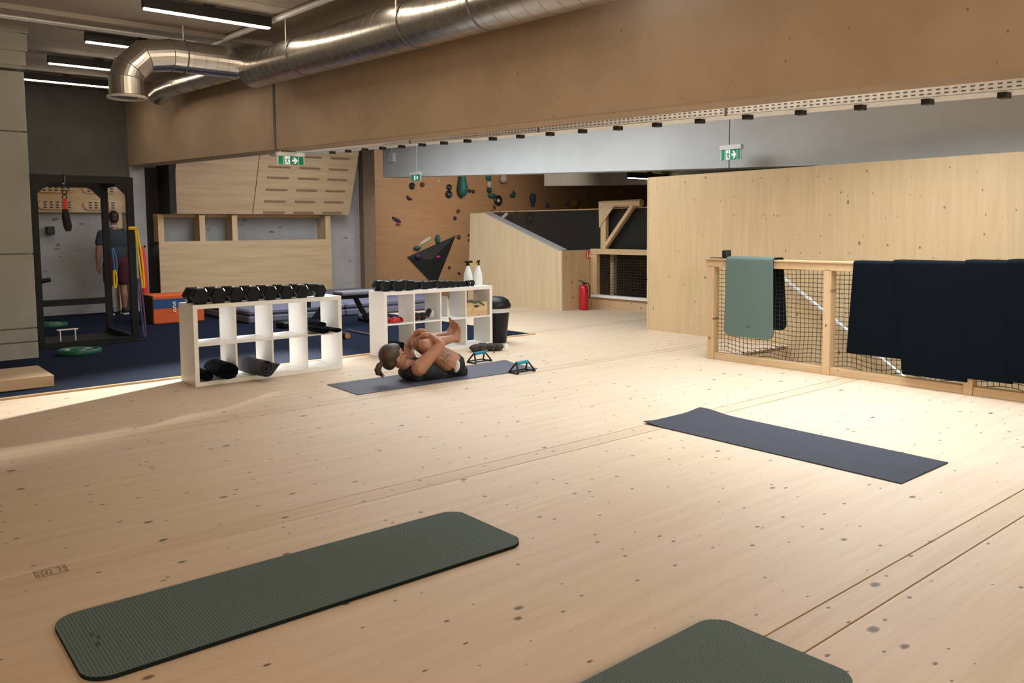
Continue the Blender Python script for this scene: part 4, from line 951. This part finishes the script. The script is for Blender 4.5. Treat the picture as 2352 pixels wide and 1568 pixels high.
# ------------------------------------------------------------------ ramp, plywood return, netted window of the climbing hall
rw = thing('ramp_wall', 'pale plywood ramp wall with sloping grey capped top', 'ramp', (9.6, 11.4, 0))
bm = bm_new(); prism(bm, [(9.50, 10.16, 0.001), (9.50, 12.72, 0.001), (9.50, 12.60, 1.69), (9.50, 12.2, 1.69), (9.50, 10.16, 1.02)], (0.12, 0, 0)); obj('side_panel', bm, 'ramp_ply', rw)
bm = bm_new(); prism(bm, [(9.495, 10.15, 1.022), (9.495, 12.2, 1.692), (9.495, 12.2, 1.702), (9.495, 10.15, 1.032)], (0.21, 0, 0)); obj('cap', bm, 'cap_grey', rw)
sbox('corner_trim', 'ramp_ply', 9.485, 9.53, 10.05, 10.16, 0.001, 1.02, rw)
pr = sbox('plywood_screen', 'return_ply', 9.535, 10.23, 10.05, 10.12, 0.001, 1.015); tag(pr, 'knotty plywood screen standing behind the fire extinguisher', 'screen')
hl = thing('hall_railing', 'low timber framed railing with black net looking into the climbing hall', 'railing', (10.2, 9.2, 0))
sbox('riser_board', 'timber', 10.20, 10.24, 7.6, 10.04, 0.001, 0.20, hl); sbox('sill', 'white_melamine', 10.15, 10.26, 7.6, 10.04, 0.201, 0.245, hl); sbox('top_rail', 'timber', 10.16, 10.26, 7.6, 10.04, 0.945, 1.035, hl)
sbox('end_post', 'timber_up', 10.17, 10.25, 9.90, 10.04, 0.245, 0.945, hl); sbox('back_post', 'timber_up', 10.40, 10.48, 9.72, 9.80, -1.59, 0.94, hl)
bm = bm_new(); net(bm, lambda u, v: Vector((10.27, 7.7+u*2.2, 0.245+v*0.70)), 46, 15, 0.0035); obj('net', bm, 'rope_dark', hl)['kind'] = 'stuff'
gb = thing('timber_gallows', 'timber gallows bracket with plywood gusset standing on the hall railing', 'bracket', (10.2, 9.5, 1.03))
G = lambda px, py: at_x(px, py, 10.2)
a = G(1388, 572); b_ = G(1388, 465); z_t = G(1400, 466).z
sbox('upright', 'timber_up', 10.17, 10.24, a.y-0.06, a.y+0.06, 1.0365, z_t-0.06, gb)
bm = bm_new(); e_ = G(1474, 466); tube(bm, [(10.2, a.y+0.06, z_t-0.02), (10.2, e_.y, z_t-0.02)], 0.06, 12); obj('arm', bm, 'timber', gb, True)
bm = bm_new(); bar(bm, Vector((10.2, a.y-0.04, 1.08)), Vector((10.2, G(1455, 472).y, z_t-0.06)), 0.06, 0.08, (1, 0, 0)); obj('brace', bm, 'timber', gb)
bm = bm_new(); P3 = [G(1379, 463), G(1423, 461), G(1380, 523)]; prism(bm, [(10.155, p.y, p.z) for p in P3], (0.015, 0, 0)); obj('gusset', bm, 'board_ply', gb)
sc_ = bm_new()
prism(sc_, [(10.30, 10.1, 1.04), (10.30, 7.7, 1.04), (10.30, 7.7, 1.722), (10.30, 10.1, 1.715)], (0.008, 0, 0))
ns = thing('hall_screen', 'dark see-through net screen above the hall railing and ramp', 'screen', (10.3, 10, 1.0))
obj('net_panel', sc_, 'screen_net', ns)
bm = bm_new(); prism(bm, [(10.02, 12.62, 0.9), (10.30, 10.1, 0.9), (10.30, 10.1, 1.715), (10.02, 12.62, 1.72)], (0.008, 0.002, 0)); obj('net_panel', bm, 'screen_net', ns)
bm = bm_new(); tube(bm, [(9.52, 12.62, 1.705), (10.02, 12.64, 1.722), (10.30, 10.1, 1.718), (10.30, 7.7, 1.727)], 0.012, 6); obj('edge_cord', bm, 'timber', ns)
ws = at_x(1157, 500, 9.95); bm = bm_new(); tube(bm, [(9.9, ws.y+0.06, ws.z-0.06), (9.98, ws.y-0.08, ws.z+0.08)], 0.035, 12); tag(obj('pipe_stub', bm, 'cap_grey', None, True), 'short pale pipe stub poking up behind the ramp cap', 'pipe')
# fire extinguisher and its sign
ex, ey = 9.86, 9.90
t = thing('fire_extinguisher', 'red fire extinguisher standing on the floor before the plywood screen', 'fire extinguisher', (ex, ey, 0)); T_ = Matrix.Translation((ex, ey, 0))
bm = bm_new(); lathe(bm, [(0.07, 0.001), (0.077, 0.01), (0.077, 0.36), (0.066, 0.405), (0.035, 0.43), (0.025, 0.44)], 24, T_); obj('cylinder', bm, 'red_paint', t, True)
bm = bm_new(); lathe(bm, [(0.024, 0.44), (0.024, 0.465), (0.016, 0.475)], 14, T_); vv = obj('valve', bm, 'rubber_black', t, True)
bm = bm_new(); bar(bm, (ex+0.01, ey, 0.475), (ex-0.06, ey+0.07, 0.51), 0.02, 0.012); obj('handle', bm, 'rubber_black', t)
bm = bm_new(); tube(bm, [(ex, ey, 0.46), (ex+0.05, ey-0.05, 0.455), (ex+0.075, ey-0.07, 0.40), (ex+0.075, ey-0.07, 0.25), (ex+0.065, ey-0.06, 0.20)], 0.010, 8); obj('hose', bm, 'rubber_black', t, True)
t = thing('extinguisher_sign', 'small red fire extinguisher sign fixed on the plywood screen', 'sign', (10.13, 10.04, 0.9))
sbox('sign_plate', 'red_sign', 10.06, 10.19, 10.042, 10.049, 0.87, 1.0, t)
sbox('symbol', 'print_white', 10.075, 10.105, 10.039, 10.042, 0.885, 0.94, t); sbox('symbol', 'print_white', 10.08, 10.10, 10.039, 10.042, 0.95, 0.985, t)
bm = bm_new(); F3 = lambda x, z: (x, 10.0395, z)
prism(bm, [F3(10.14, 0.885), F3(10.165, 0.885), F3(10.175, 0.915), F3(10.16, 0.94), F3(10.165, 0.96), F3(10.15, 0.985), F3(10.148, 0.96), F3(10.135, 0.93)], (0, 0.0025, 0)); obj('flame_symbol', bm, 'print_white', t)

# ------------------------------------------------------------------ climbing holds on the far wall
WY = 16.0
def hold(label, mat, px, py, w, h, kind='blob', rot=0.0, depth=0.5, group=None, Y=WY, inner=None):
    c = at_y(px, py, Y); k = (c-EYE).dot(_F)/FPX
    sx, sz = w*k/2/0.80, h*k/2               # the wall is seen at a slant
    M_ = Matrix.Translation(c) @ Matrix.Rotation(rot, 4, 'Y')
    bm = bm_new()
    if kind == 'blob':
        g = bmesh.ops.create_icosphere(bm, subdivisions=2, radius=1.0); q = random.Random(int(px*7+py))
        for v in g['verts']:
            d = 1+0.16*(q.random()-0.5); v.co = Vector((v.co.x*sx*d, min(v.co.y, 0.05)*min(sx, sz)*depth*2*d, v.co.z*sz*d))
            v.co = M_ @ v.co
        o = obj('climbing_hold', bm, mat, None, True)
    elif kind == 'ring':
        lathe(bm, [(1.0, 0.0), (0.98, 0.35), (0.78, 0.5), (0.50, 0.42), (0.40, 0.25)], 24, M_ @ Matrix.Diagonal((sx, min(sx, sz)*0.9, sz, 1)) @ Matrix.Rotation(R(90), 4, 'X'))
        o = obj('climbing_hold', bm, mat, None, True)
        bm = bm_new(); ball(bm, c+Vector((0.0, -min(sx, sz)*0.22, -sz*0.05)), 1, (sx*0.38, min(sx, sz)*0.22, sz*0.38), 2); tag_part = obj('centre', bm, inner or 'slot_dark', o, True)
    elif kind == 'crescent':
        pts = []; rs = []
        for i in range(11):
            a = (i/10-0.5)*2.2; pts.append(M_ @ Vector((math.sin(a)*sx/math.sin(1.1), -0.02, (1-math.cos(a))*sz*1.6-sz*0.6))); rs.append(max(0.012, (1-(abs(i/10-0.45)/0.56)**2)*min(sx, sz)*0.75))
        tube(bm, pts, rs, 10); o = obj('climbing_hold', bm, mat, None, True)
    elif kind == 'drop':
        tube(bm, [M_ @ Vector((0, -sx*0.9, z*sz)) for z in (1, 0.5, 0, -0.45, -0.8, -1)], [sx*f for f in (0.45, 0.62, 0.85, 1.0, 0.75, 0.25)], 14)
        o = obj('climbing_hold', bm, mat, None, True)
    elif kind == 'pyramid':
        P_ = [M_ @ Vector(p) for p in ((-sx, 0, -sz), (sx, 0, -sz*0.8), (sx*0.5, 0, sz), (-sx*0.3, 0, sz*0.7))]; ap = M_ @ Vector((0.1*sx, -min(sx, sz), -0.1*sz))
        vs = [bm.verts.new(p) for p in P_]; va = bm.verts.new(ap)
        for i in range(4): bm.faces.new((vs[i], vs[(i+1) % 4], va))
        bm.faces.new(vs[::-1]); o = obj('climbing_hold', bm, mat)
    tag(o, label, 'climbing hold', group); return o
HB = 'climbing holds on the plywood wall'
hold('round black dish hold just below the tiny exit sign', 'hold_black', 946, 427, 13, 16, 'ring', inner='hold_darkteal')
hold('small brown hold beside the dish under the tiny exit sign', 'hold_brown', 969.5, 424, 10, 12)
hold('tiny pale hold between the brown hold and the double dishes', 'hold_white', 1007, 416, 6, 8)
hold('smaller upper black dish of a stacked pair', 'hold_black', 1031, 430, 13, 14, 'ring')
hold('larger lower black dish of a stacked pair', 'hold_black', 1030, 446, 15, 18, 'ring')
hold('long teal teardrop hold hanging from the pale beam line', 'hold_teal', 1056, 424, 20, 56, 'drop')
for (x, y) in ((1078, 438.7), (1086.5, 440)): hold('one of two tiny black dishes side by side', 'hold_black', x, y, 8, 8.5, 'ring', group='two tiny black dishes')
hold('small purple sickle hold above the purple wedge', 'hold_purple', 940, 453.7, 12, 9, 'crescent', R(30))
pw = hold('dark purple wedge hold with a pink foot', 'hold_purple', 910.5, 505, 23, 9, 'blob', R(-25)*-1)
cc = at_y(914, 514, WY); bm = bm_new(); ball(bm, cc+Vector((0, -0.03, 0)), 0.05, (1.2, 0.6, 0.7), 2); obj('foot_piece', bm, 'hold_pink', pw, True)
hold('small brown hold, upper of two between dishes and ramp', 'hold_brown', 1052, 484.7, 9, 9, 'blob', R(-30))
hold('small violet hold, lower of two between dishes and ramp', 'hold_purple', 1044.4, 501, 8, 10, 'blob', R(-20))
wv = hold('teal and white wave shaped hold resting over the black triangle', 'hold_white', 976, 554, 30, 9, 'blob', R(-28))
for (xx, yy, w_, h_) in ((956, 569, 16, 9), (1003, 549, 9, 22)):
    c_ = at_y(xx, yy, WY); k_ = (c_-EYE).dot(_F)/FPX; bm = bm_new(); ball(bm, c_+Vector((0, -0.05, 0)), 1, (w_*k_/1.6, 0.07, h_*k_/2), 2); obj('end_piece', bm, 'hold_teal', wv, True)
# black triangular volume
tv = thing('triangle_volume', 'big black triangular volume pointing down on the plywood wall', 'climbing volume', at_y(990, 600, WY))
tri = [at_y(935, 590, WY-0.02), at_y(1047, 540.5, WY-0.02), at_y(1000, 658, WY-0.02)]; apx = at_y(992, 596, WY-0.16)
bm = bm_new(); vs = [bm.verts.new(p) for p in tri]; va = bm.verts.new(apx)
for i in range(3): bm.faces.new((vs[i], vs[(i+1) % 3], va))
bm.faces.new(vs[::-1]); obj('shell', bm, 'volume_black', tv)
hold('dim purple hold screwed on the black triangle', 'hold_purple', 961, 588, 14, 14, Y=WY-0.09)
hold('dim red hold screwed on the black triangle', 'hold_pink', 1006, 590, 9, 8, Y=WY-0.11)
hold('dark brown hold at the upper tip of the black triangle', 'hold_brown', 1053, 544, 9, 12, 'blob', R(-20))
for (x, y) in ((1077, 540), (1077.5, 551)): hold('one of two dark holds cut by the ramp wall edge', 'hold_brown', x, y, 8, 8, group='two dark holds by the ramp edge')
hold('small red brown knob right of the black triangle, upper', 'hold_brown', 1031.5, 614, 7, 8); hold('small dark red knob right of the black triangle, lower', 'hold_maroon', 1054, 627.5, 7, 7)
ch = hold('teal and white chain of curved holds beside the big black dish', 'hold_teal', 1121, 408, 13, 16)
for (xx, yy, m_, w_, h_) in ((1120, 424, 'hold_white', 9, 17), (1121, 437, 'hold_darkteal', 9, 12), (1127, 449, 'hold_teal', 17, 11)):
    c_ = at_y(xx, yy, WY); k_ = (c_-EYE).dot(_F)/FPX; bm = bm_new(); ball(bm, c_+Vector((0, -0.05, 0)), 1, (w_*k_/1.6, 0.08, h_*k_/2), 2); obj('link', bm, m_, ch, True)
hold('pale cone hold right under the pale beam', 'hold_white', 1151, 409, 15, 24, 'drop')
hold('big black dish hold with a pale centre', 'hold_black', 1143, 460, 19, 24, 'ring', inner='hold_white')
hold('thin crimson hold under the big black dish', 'hold_maroon', 1135, 476, 6, 12, 'blob', R(-25)); hold('flat black hold on the ramp top line', 'hold_black', 1130, 486, 9, 6)
hold('teal sickle hold right of the big black dish', 'hold_darkteal', 1175, 444, 12, 16, 'crescent', R(-50))
hold('tall blue sloper hold above the dark oval dish', 'hold_blue', 1219, 458, 12, 28, 'drop', R(180)); hold('dark oval dish hold behind the net screen', 'hold_darkteal', 1215, 501, 19, 28, 'ring', inner='hold_white')
hold('small blue three lobed hold', 'hold_blue', 1257, 471, 10, 11, 'pyramid'); hold('tiny brown hold left of the yellow one', 'hold_brown', 1303, 470, 7, 6)
hold('dull yellow hold crossing the screen top', 'hold_yellow', 1320, 466, 18, 20, 'blob', R(-20)); hold('big blue hold just below the dull yellow one', 'hold_blue', 1321, 490, 21, 25)
hold('rough maroon hold below the big blue one', 'hold_maroon', 1325, 518, 24, 22); hold('dark teal bowl hold beside the rough maroon one', 'hold_darkteal', 1348, 527.5, 20, 14); hold('tiny dark teal hold beside the gallows post', 'hold_darkteal', 1364, 518, 7, 8)
hold('tiny blue hold right of the dark oval dish', 'hold_blue', 1270, 513, 6, 8); hold('bright yellow hold up under the hall lamp', 'hold_yellow', 1428, 438, 13, 18); hold('tiny maroon hold left of the bright yellow one', 'hold_maroon', 1351, 447, 7, 6)
hold('large teal pyramid hold behind the gallows brace', 'hold_teal', 1409, 505, 28, 34, 'pyramid'); hold('dark round hold beside the teal pyramid', 'hold_black', 1437, 517, 13, 12); hold('navy sickle hold next to the panel wall end', 'hold_blue', 1464, 516, 22, 12, 'crescent')
hold('teal hold low down behind the hall railing net', 'hold_teal', 1404, 624, 17, 12); hold('large yellow hold behind the hall railing net', 'hold_yellow', 1476, 612, 30, 60); hold('small blue hold behind the hall railing net', 'hold_blue', 1429, 597, 6, 6)

# ------------------------------------------------------------------ people
def limb(bm, pts, rs, seg=14):
    pts = [Vector(p) for p in pts]
    tube(bm, pts, rs, seg)
    for p, r_ in zip(pts, rs): ball(bm, p, r_*0.985, sub=2)
def fuse(name, bm, mat, parent, voxel=0.007, smooth=4):
    me = bpy.data.meshes.new(name+'_raw'); bmesh.ops.recalc_face_normals(bm, faces=bm.faces[:]); bm.to_mesh(me); bm.free()
    tmp = bpy.data.objects.new(name+'_tmp', me); COL.objects.link(tmp)
    md = tmp.modifiers.new('r', 'REMESH'); md.mode = 'VOXEL'; md.voxel_size = voxel; md.use_smooth_shade = True
    ms = tmp.modifiers.new('s', 'SMOOTH'); ms.factor = 0.5; ms.iterations = smooth
    dg = bpy.context.evaluated_depsgraph_get(); me2 = bpy.data.meshes.new_from_object(tmp.evaluated_get(dg)); me2.name = name
    bpy.data.objects.remove(tmp); bpy.data.meshes.remove(me)
    me2.materials.clear(); me2.materials.append(MATS[mat])
    for p in me2.polygons: p.use_smooth = True
    o = bpy.data.objects.new(name, me2); COL.objects.link(o); attach(o, parent); return o
# skin with an inked patch on the woman's near thigh
INK = at_y(1022, 818, 6.16)
m, N, L, b = new_mat('skin_inked'); b.inputs['Roughness'].default_value = 0.5
g = N.new('ShaderNodeNewGeometry'); dn = N.new('ShaderNodeVectorMath'); dn.operation = 'DISTANCE'; L.new(g.outputs['Position'], dn.inputs[0]); dn.inputs[1].default_value = INK
tn = N.new('ShaderNodeTexNoise'); tn.inputs['Scale'].default_value = 45; L.new(g.outputs['Position'], tn.inputs['Vector'])
k1 = mth(N, L, 'MULTIPLY', mth(N, L, 'SUBTRACT', 0.085, dn.outputs['Value']), 30, True); k2 = mth(N, L, 'MULTIPLY', mth(N, L, 'SUBTRACT', tn.outputs['Fac'], 0.42), 6, True)
mx = N.new('ShaderNodeMix'); mx.data_type = 'RGBA'; L.new(mth(N, L, 'MULTIPLY', k1, k2), mx.inputs[0]); mx.inputs[6].default_value = (0.34, 0.155, 0.092, 1); mx.inputs[7].default_value = (0.11, 0.08, 0.06, 1)
L.new(mx.outputs[2], b.inputs['Base Color'])
W = at_y
wm = thing('person', 'woman in black sportswear lying on her back hugging her knees', 'person', (4.3, 6.33, 0.007))
bm = bm_new()
hip_n, hip_f = W(1037, 834, 6.22), W(1032, 834, 6.45)
chest, abd, pel = W(968, 850, 6.33), W(1003, 856, 6.33), W(1036, 847, 6.33)
neck0, neck1, head = W(944, 841, 6.34), W(926, 836, 6.34), W(905, 820, 6.34)
# torso
for (c_, s_) in ((chest, (0.135, 0.17, 0.105)), (abd, (0.13, 0.145, 0.088)), (pel, (0.12, 0.165, 0.105)), (W(985, 853, 6.33), (0.12, 0.155, 0.095))): ball(bm, c_, 1, s_, 3)
limb(bm, [chest, neck0, neck1, head], [0.09, 0.065, 0.052, 0.05])
# head: skull, face and jaw turned towards the knees
FD = (W(932, 806, 6.34)-head).normalized(); UPH = (W(880, 806, 6.34)-head).normalized(); UPH = (UPH-FD*UPH.dot(FD)).normalized(); SD = FD.cross(UPH)
HM = Matrix((SD, FD, UPH)).transposed()
HS = 1.17
hb_ = lambda s_, f_, u_: head+(SD*s_+FD*f_+UPH*u_)*HS
HMs = HM*HS
ball(bm, hb_(0, -0.012, 0.025), 1, (0.072, 0.092, 0.082), 3, M=HMs); ball(bm, hb_(0, 0.032, -0.035), 1, (0.056, 0.056, 0.072), 3, M=HMs); ball(bm, hb_(0, 0.060, -0.088), 1, (0.028, 0.026, 0.022), 2, M=HMs)
tube(bm, [hb_(0, 0.083, 0.0), hb_(0, 0.098, -0.022), hb_(0, 0.102, -0.035), hb_(0, 0.084, -0.044)], [0.010, 0.013, 0.017, 0.012], 8)
ball(bm, hb_(0, 0.083, -0.060), 1, (0.022, 0.012, 0.009), 2, M=HMs)
sgn = 1 if SD.y < 0 else -1
for s_ in (-1, 1):
    ball(bm, hb_(s_*0.071, -0.008, -0.012), 1, (0.010, 0.020, 0.030), 2, M=HMs); ball(bm, hb_(s_*0.03, 0.066, 0.012), 1, (0.022, 0.014, 0.008), 2, M=HMs)
# arms
sh_n, el_n, wr_n = W(962, 846, 6.15), W(1013, 791, 6.10), W(987, 770, 6.25)
sh_f, el_f, wr_f = W(943, 826, 6.52), W(936, 797, 6.62), W(957, 766, 6.44)
limb(bm, [sh_n, sh_n.lerp(el_n, 0.35), sh_n.lerp(el_n, 0.75), el_n], [0.074, 0.064, 0.049, 0.041]); limb(bm, [el_n, el_n.lerp(wr_n, 0.35), wr_n], [0.040, 0.042, 0.028])
limb(bm, [sh_f, sh_f.lerp(el_f, 0.5), el_f], [0.060, 0.048, 0.038]); limb(bm, [el_f, el_f.lerp(wr_f, 0.4), wr_f], [0.038, 0.040, 0.027])
# hands clasped over the shins: near hand on top of the far one
def hand(wr, d, across, n_, curl, s_=1.0):
    d = Vector(d).normalized(); n_ = Vector(n_).normalized(); across = Vector(across).normalized()
    palm = wr+d*0.045*s_
    limb(bm, [wr, palm, wr+d*0.085*s_], [0.028, 0.034, 0.030]); ball(bm, palm+across*0.012, 0.034, sub=2); ball(bm, palm-across*0.012, 0.034, sub=2)
    for i, ln in enumerate((0.064, 0.074, 0.070, 0.055)):
        b0 = wr+d*0.085*s_+across*(0.030-0.020*i); k0 = b0+d*ln*0.45-n_*0.006; k1_ = k0+d*ln*0.32-n_*curl*0.022; k2_ = k1_+d*ln*0.2-n_*curl*0.03
        limb(bm, [b0, k0, k1_, k2_], [0.0098, 0.0092, 0.0085, 0.007], 8)
    b0 = palm+across*0.030; limb(bm, [b0, b0+across*0.025+d*0.02, b0+across*0.028+d*0.05-n_*0.01], [0.013, 0.011, 0.008], 8)
hand(wr_n, W(964, 771, 6.33)-wr_n, (-0.2, -1, 0.1), (0, -0.3, 1), 0.8, 0.8)
hand(wr_f+Vector((0, 0, 0.012)), W(994, 762, 6.30)-wr_f, (0.2, -1, 0.1), (0, -0.2, 1), 1.2, 0.85)
# legs
kn_n, an_n, kn_f, an_f = W(976, 793, 6.22), W(1042, 777, 6.27), W(956, 787, 6.45), W(1028, 768, 6.42)
limb(bm, [hip_n, hip_n.lerp(kn_n, 0.3), hip_n.lerp(kn_n, 0.7), kn_n], [0.112, 0.100, 0.078, 0.061]); limb(bm, [kn_n, kn_n.lerp(an_n, 0.3), kn_n.lerp(an_n, 0.7), an_n], [0.057, 0.058, 0.044, 0.034])
limb(bm, [hip_f, hip_f.lerp(kn_f, 0.3), hip_f.lerp(kn_f, 0.7), kn_f], [0.105, 0.092, 0.074, 0.060]); limb(bm, [kn_f, kn_f.lerp(an_f, 0.3), kn_f.lerp(an_f, 0.7), an_f], [0.057, 0.058, 0.044, 0.034])
def foot(an, heel, ballp, toe, across):
    limb(bm, [an, heel], [0.034, 0.030]); limb(bm, [heel, heel.lerp(ballp, 0.5), ballp], [0.030, 0.032, 0.030]); limb(bm, [an, ballp], [0.032, 0.026])
    ac = Vector(across).normalized()
    for v_ in (-0.022, 0.022): limb(bm, [heel.lerp(ballp, 0.5), ballp+ac*v_], [0.026, 0.024])
    for i in range(5):
        b0 = ballp+ac*(0.036-0.018*i); tp = toe+ac*(0.034-0.017*i)-(toe-ballp)*(0.09*i)
        limb(bm, [b0, b0.lerp(tp, 0.6), tp], [0.0135 if i == 0 else 0.010]*2+[0.011 if i == 0 else 0.008], 8)
foot(an_n, W(1051, 780, 6.27), W(1052, 752, 6.26), W(1044, 736, 6.25), (0.25, 1, 0)); foot(an_f, W(1036, 769, 6.42), W(1040, 748, 6.41), W(1036, 731, 6.40), (0.25, 1, 0))
body = fuse('body', bm, 'skin_inked', wm, 0.0055, 3)
# clothing
bm = bm_new()
for (c_, s_) in ((chest+Vector((0.012, 0, 0.0)), (0.150, 0.192, 0.122)), (abd, (0.145, 0.16, 0.100)), (W(986, 853, 6.33), (0.13, 0.172, 0.108))): ball(bm, c_, 1, s_, 3)
for yy in (6.24, 6.42): limb(bm, [W(966, 842, yy), W(947, 846, yy), W(940, 857, yy), W(962, 868, yy)], [0.05, 0.034, 0.034, 0.05])
ball(bm, W(942, 855, 6.34), 1, (0.095, 0.15, 0.072), 3); ball(bm, W(955, 836, 6.36), 1, (0.075, 0.12, 0.06), 3)
fuse('tank_top', bm, 'cloth_black', wm, 0.008, 4)
bm = bm_new(); ball(bm, W(1040, 850, 6.33), 1, (0.118, 0.185, 0.098), 3); ball(bm, W(1018, 857, 6.33), 1, (0.11, 0.172, 0.082), 3)
for (h_, k_) in ((hip_n, kn_n), (hip_f, kn_f)): limb(bm, [h_+Vector((0.022, 0, -0.012)), h_+Vector((0.004, 0, -0.014))], [0.118, 0.116])
sh_ = fuse('shorts', bm, 'cloth_black', wm, 0.008, 4)
bm = bm_new(); ball(bm, W(1049, 841, 6.122), 1, (0.026, 0.036, 0.062), 2, M=Matrix.Rotation(R(12), 3, 'Y')); obj('side_panel', bm, 'cloth_white', sh_, True)
# hair
bm = bm_new(); ball(bm, hb_(0, -0.030, 0.036), 1, (0.082, 0.090, 0.086), 3, M=HMs); ball(bm, hb_(0, -0.058, -0.010), 1, (0.070, 0.055, 0.070), 3, M=HMs); ball(bm, hb_(0, 0.010, 0.066), 1, (0.066, 0.062, 0.044), 2, M=HMs)
hr_ = fuse('hair', bm, 'hair_brown', wm, 0.007, 4)
bm = bm_new(); p0 = W(879, 831, 6.33)
tube(bm, [W(886, 829, 6.33), p0, W(872, 838, 6.33), W(867, 850, 6.33), W(868, 860, 6.33)], [0.018, 0.016, 0.026, 0.030, 0.018], 12)
for k in range(9):
    o_ = rnd.uniform(-0.025, 0.025); tube(bm, [W(870, 845, 6.33+o_), W(870+k*0.8, 857, 6.33+o_), W(866+k*2.2, 864+rnd.uniform(-2, 4), 6.33+o_)], [0.012, 0.008, 0.002], 6)
obj('ponytail', bm, 'hair_brown', hr_, True)
bm = bm_new(); ring(bm, p0, (W(886, 829, 6.33)-p0), 0.018, 0.006, 12); obj('hair_tie', bm, 'cloth_black', hr_, True)
for s_ in (-1, 1):
    bm = bm_new(); ball(bm, hb_(s_*0.030, 0.078, 0.000), 1, (0.011, 0.006, 0.006), 1, M=HMs); obj('eye', bm, 'hair_dark', wm, True)

for ch_ in wm.children:                      # her weight flattens body and clothes on the mat
    for v_ in ch_.data.vertices: v_.co.z = max(v_.co.z, 0.0072)
# the man standing at the back wall, seen from behind
mx_, my_ = 3.69, 14.72
man = thing('person', 'man in slate shirt and maroon shorts standing at the back wall', 'person', (mx_, my_, 0.012))
V3 = lambda x, y, z: Vector((mx_+x, my_+y, 0.012+z))
bm = bm_new()
ball(bm, V3(0, 0, 1.25), 1, (0.175, 0.11, 0.19), 3); ball(bm, V3(0, 0, 1.03), 1, (0.15, 0.10, 0.17), 3); ball(bm, V3(0, 0, 0.90), 1, (0.165, 0.11, 0.12), 3)
limb(bm, [V3(0, 0, 1.38), V3(0, 0.015, 1.49), V3(0, 0.02, 1.56)], [0.08, 0.056, 0.056])
ball(bm, V3(0, 0.02, 1.615), 1, (0.074, 0.092, 0.105), 3); ball(bm, V3(0, 0.055, 1.57), 1, (0.052, 0.05, 0.07), 3); tube(bm, [V3(0, 0.105, 1.62), V3(0, 0.125, 1.59), V3(0, 0.10, 1.575)], [0.008, 0.013, 0.01], 8)
for s in (-1, 1):
    ball(bm, V3(s*0.075, 0.02, 1.60), 1, (0.010, 0.018, 0.03), 2)
    limb(bm, [V3(s*0.15, 0, 1.375), V3(s*0.20, 0, 1.35), V3(s*0.235, 0.01, 1.20), V3(s*0.255, 0.015, 1.07)], [0.062, 0.058, 0.047, 0.040]); limb(bm, [V3(s*0.255, 0.015, 1.07), V3(s*0.26, 0.04, 0.97), V3(s*0.255, 0.06, 0.83)], [0.040, 0.040, 0.027])
    limb(bm, [V3(s*0.255, 0.062, 0.82), V3(s*0.252, 0.07, 0.765)], [0.028, 0.034])
    for i in range(4):
        y_ = 0.045+0.018*i; ln = (0.065, 0.075, 0.07, 0.055)[i]; limb(bm, [V3(s*0.252, y_, 0.745), V3(s*0.246, y_, 0.745-ln*0.5), V3(s*0.232, y_, 0.745-ln)], [0.0105, 0.0095, 0.008], 8)
    limb(bm, [V3(s*0.235, 0.09, 0.78), V3(s*0.222, 0.11, 0.745), V3(s*0.218, 0.112, 0.715)], [0.014, 0.011, 0.009], 8)
    limb(bm, [V3(s*0.09, 0, 0.86), V3(s*0.10, 0.005, 0.68), V3(s*0.105, 0.01, 0.47)], [0.10, 0.080, 0.056]); limb(bm, [V3(s*0.105, 0.01, 0.47), V3(s*0.107, -0.012, 0.33), V3(s*0.107, 0, 0.09)], [0.055, 0.058, 0.036])
    limb(bm, [V3(s*0.107, -0.04, 0.04), V3(s*0.115, 0.06, 0.045), V3(s*0.12, 0.14, 0.035)], [0.034, 0.036, 0.030])
fuse('body', bm, 'skin_pale', man, 0.009, 3)
bm = bm_new(); ball(bm, V3(0, 0, 1.25), 1, (0.195, 0.128, 0.20), 3); ball(bm, V3(0, 0, 1.03), 1, (0.178, 0.125, 0.19), 3)
for s in (-1, 1): limb(bm, [V3(s*0.13, 0, 1.37), V3(s*0.20, 0, 1.345), V3(s*0.24, 0.008, 1.20)], [0.072, 0.070, 0.062])
limb(bm, [V3(0, 0, 1.36), V3(0, 0.01, 1.43)], [0.085, 0.062]); fuse('t_shirt', bm, 'cloth_slate', man, 0.010, 4)
bm = bm_new(); ball(bm, V3(0, 0, 0.90), 1, (0.182, 0.128, 0.13), 3)
for s in (-1, 1): limb(bm, [V3(s*0.09, 0, 0.86), V3(s*0.105, 0.005, 0.68), V3(s*0.108, 0.008, 0.56)], [0.112, 0.100, 0.092])
fuse('shorts', bm, 'cloth_maroon', man, 0.010, 3)
bm = bm_new(); ball(bm, V3(0, 0.008, 1.640), 1, (0.082, 0.098, 0.092), 3); ball(bm, V3(0, -0.03, 1.59), 1, (0.070, 0.055, 0.07), 3); fuse('hair', bm, 'hair_dark', man, 0.009, 3)
bm = bm_new(); ring(bm, V3(0, 0.008, 1.465), (0, 0.1, 1), 0.064, 0.014, 16); obj('collar', bm, 'cloth_white', man, True)
for s in (-1, 1):
    bm = bm_new(); limb(bm, [V3(s*0.107, -0.045, 0.048), V3(s*0.115, 0.06, 0.047), V3(s*0.121, 0.15, 0.04)], [0.042, 0.044, 0.037]); limb(bm, [V3(s*0.107, -0.01, 0.05), V3(s*0.107, 0, 0.10)], [0.042, 0.043]); shoe = fuse('shoe', bm, 'cloth_black', man, 0.009, 2)
    bm = bm_new(); prism(bm, [V3(s*0.112+a*0.046, -0.088+b_*0.27, 0.001) for a, b_ in ((-1, 0.05), (-0.5, 0), (0.5, 0), (1, 0.05), (1, 0.8), (0.4, 1), (-0.4, 1), (-1, 0.8))], (0, 0, 0.022)); obj('sole', bm, 'cloth_white', shoe)
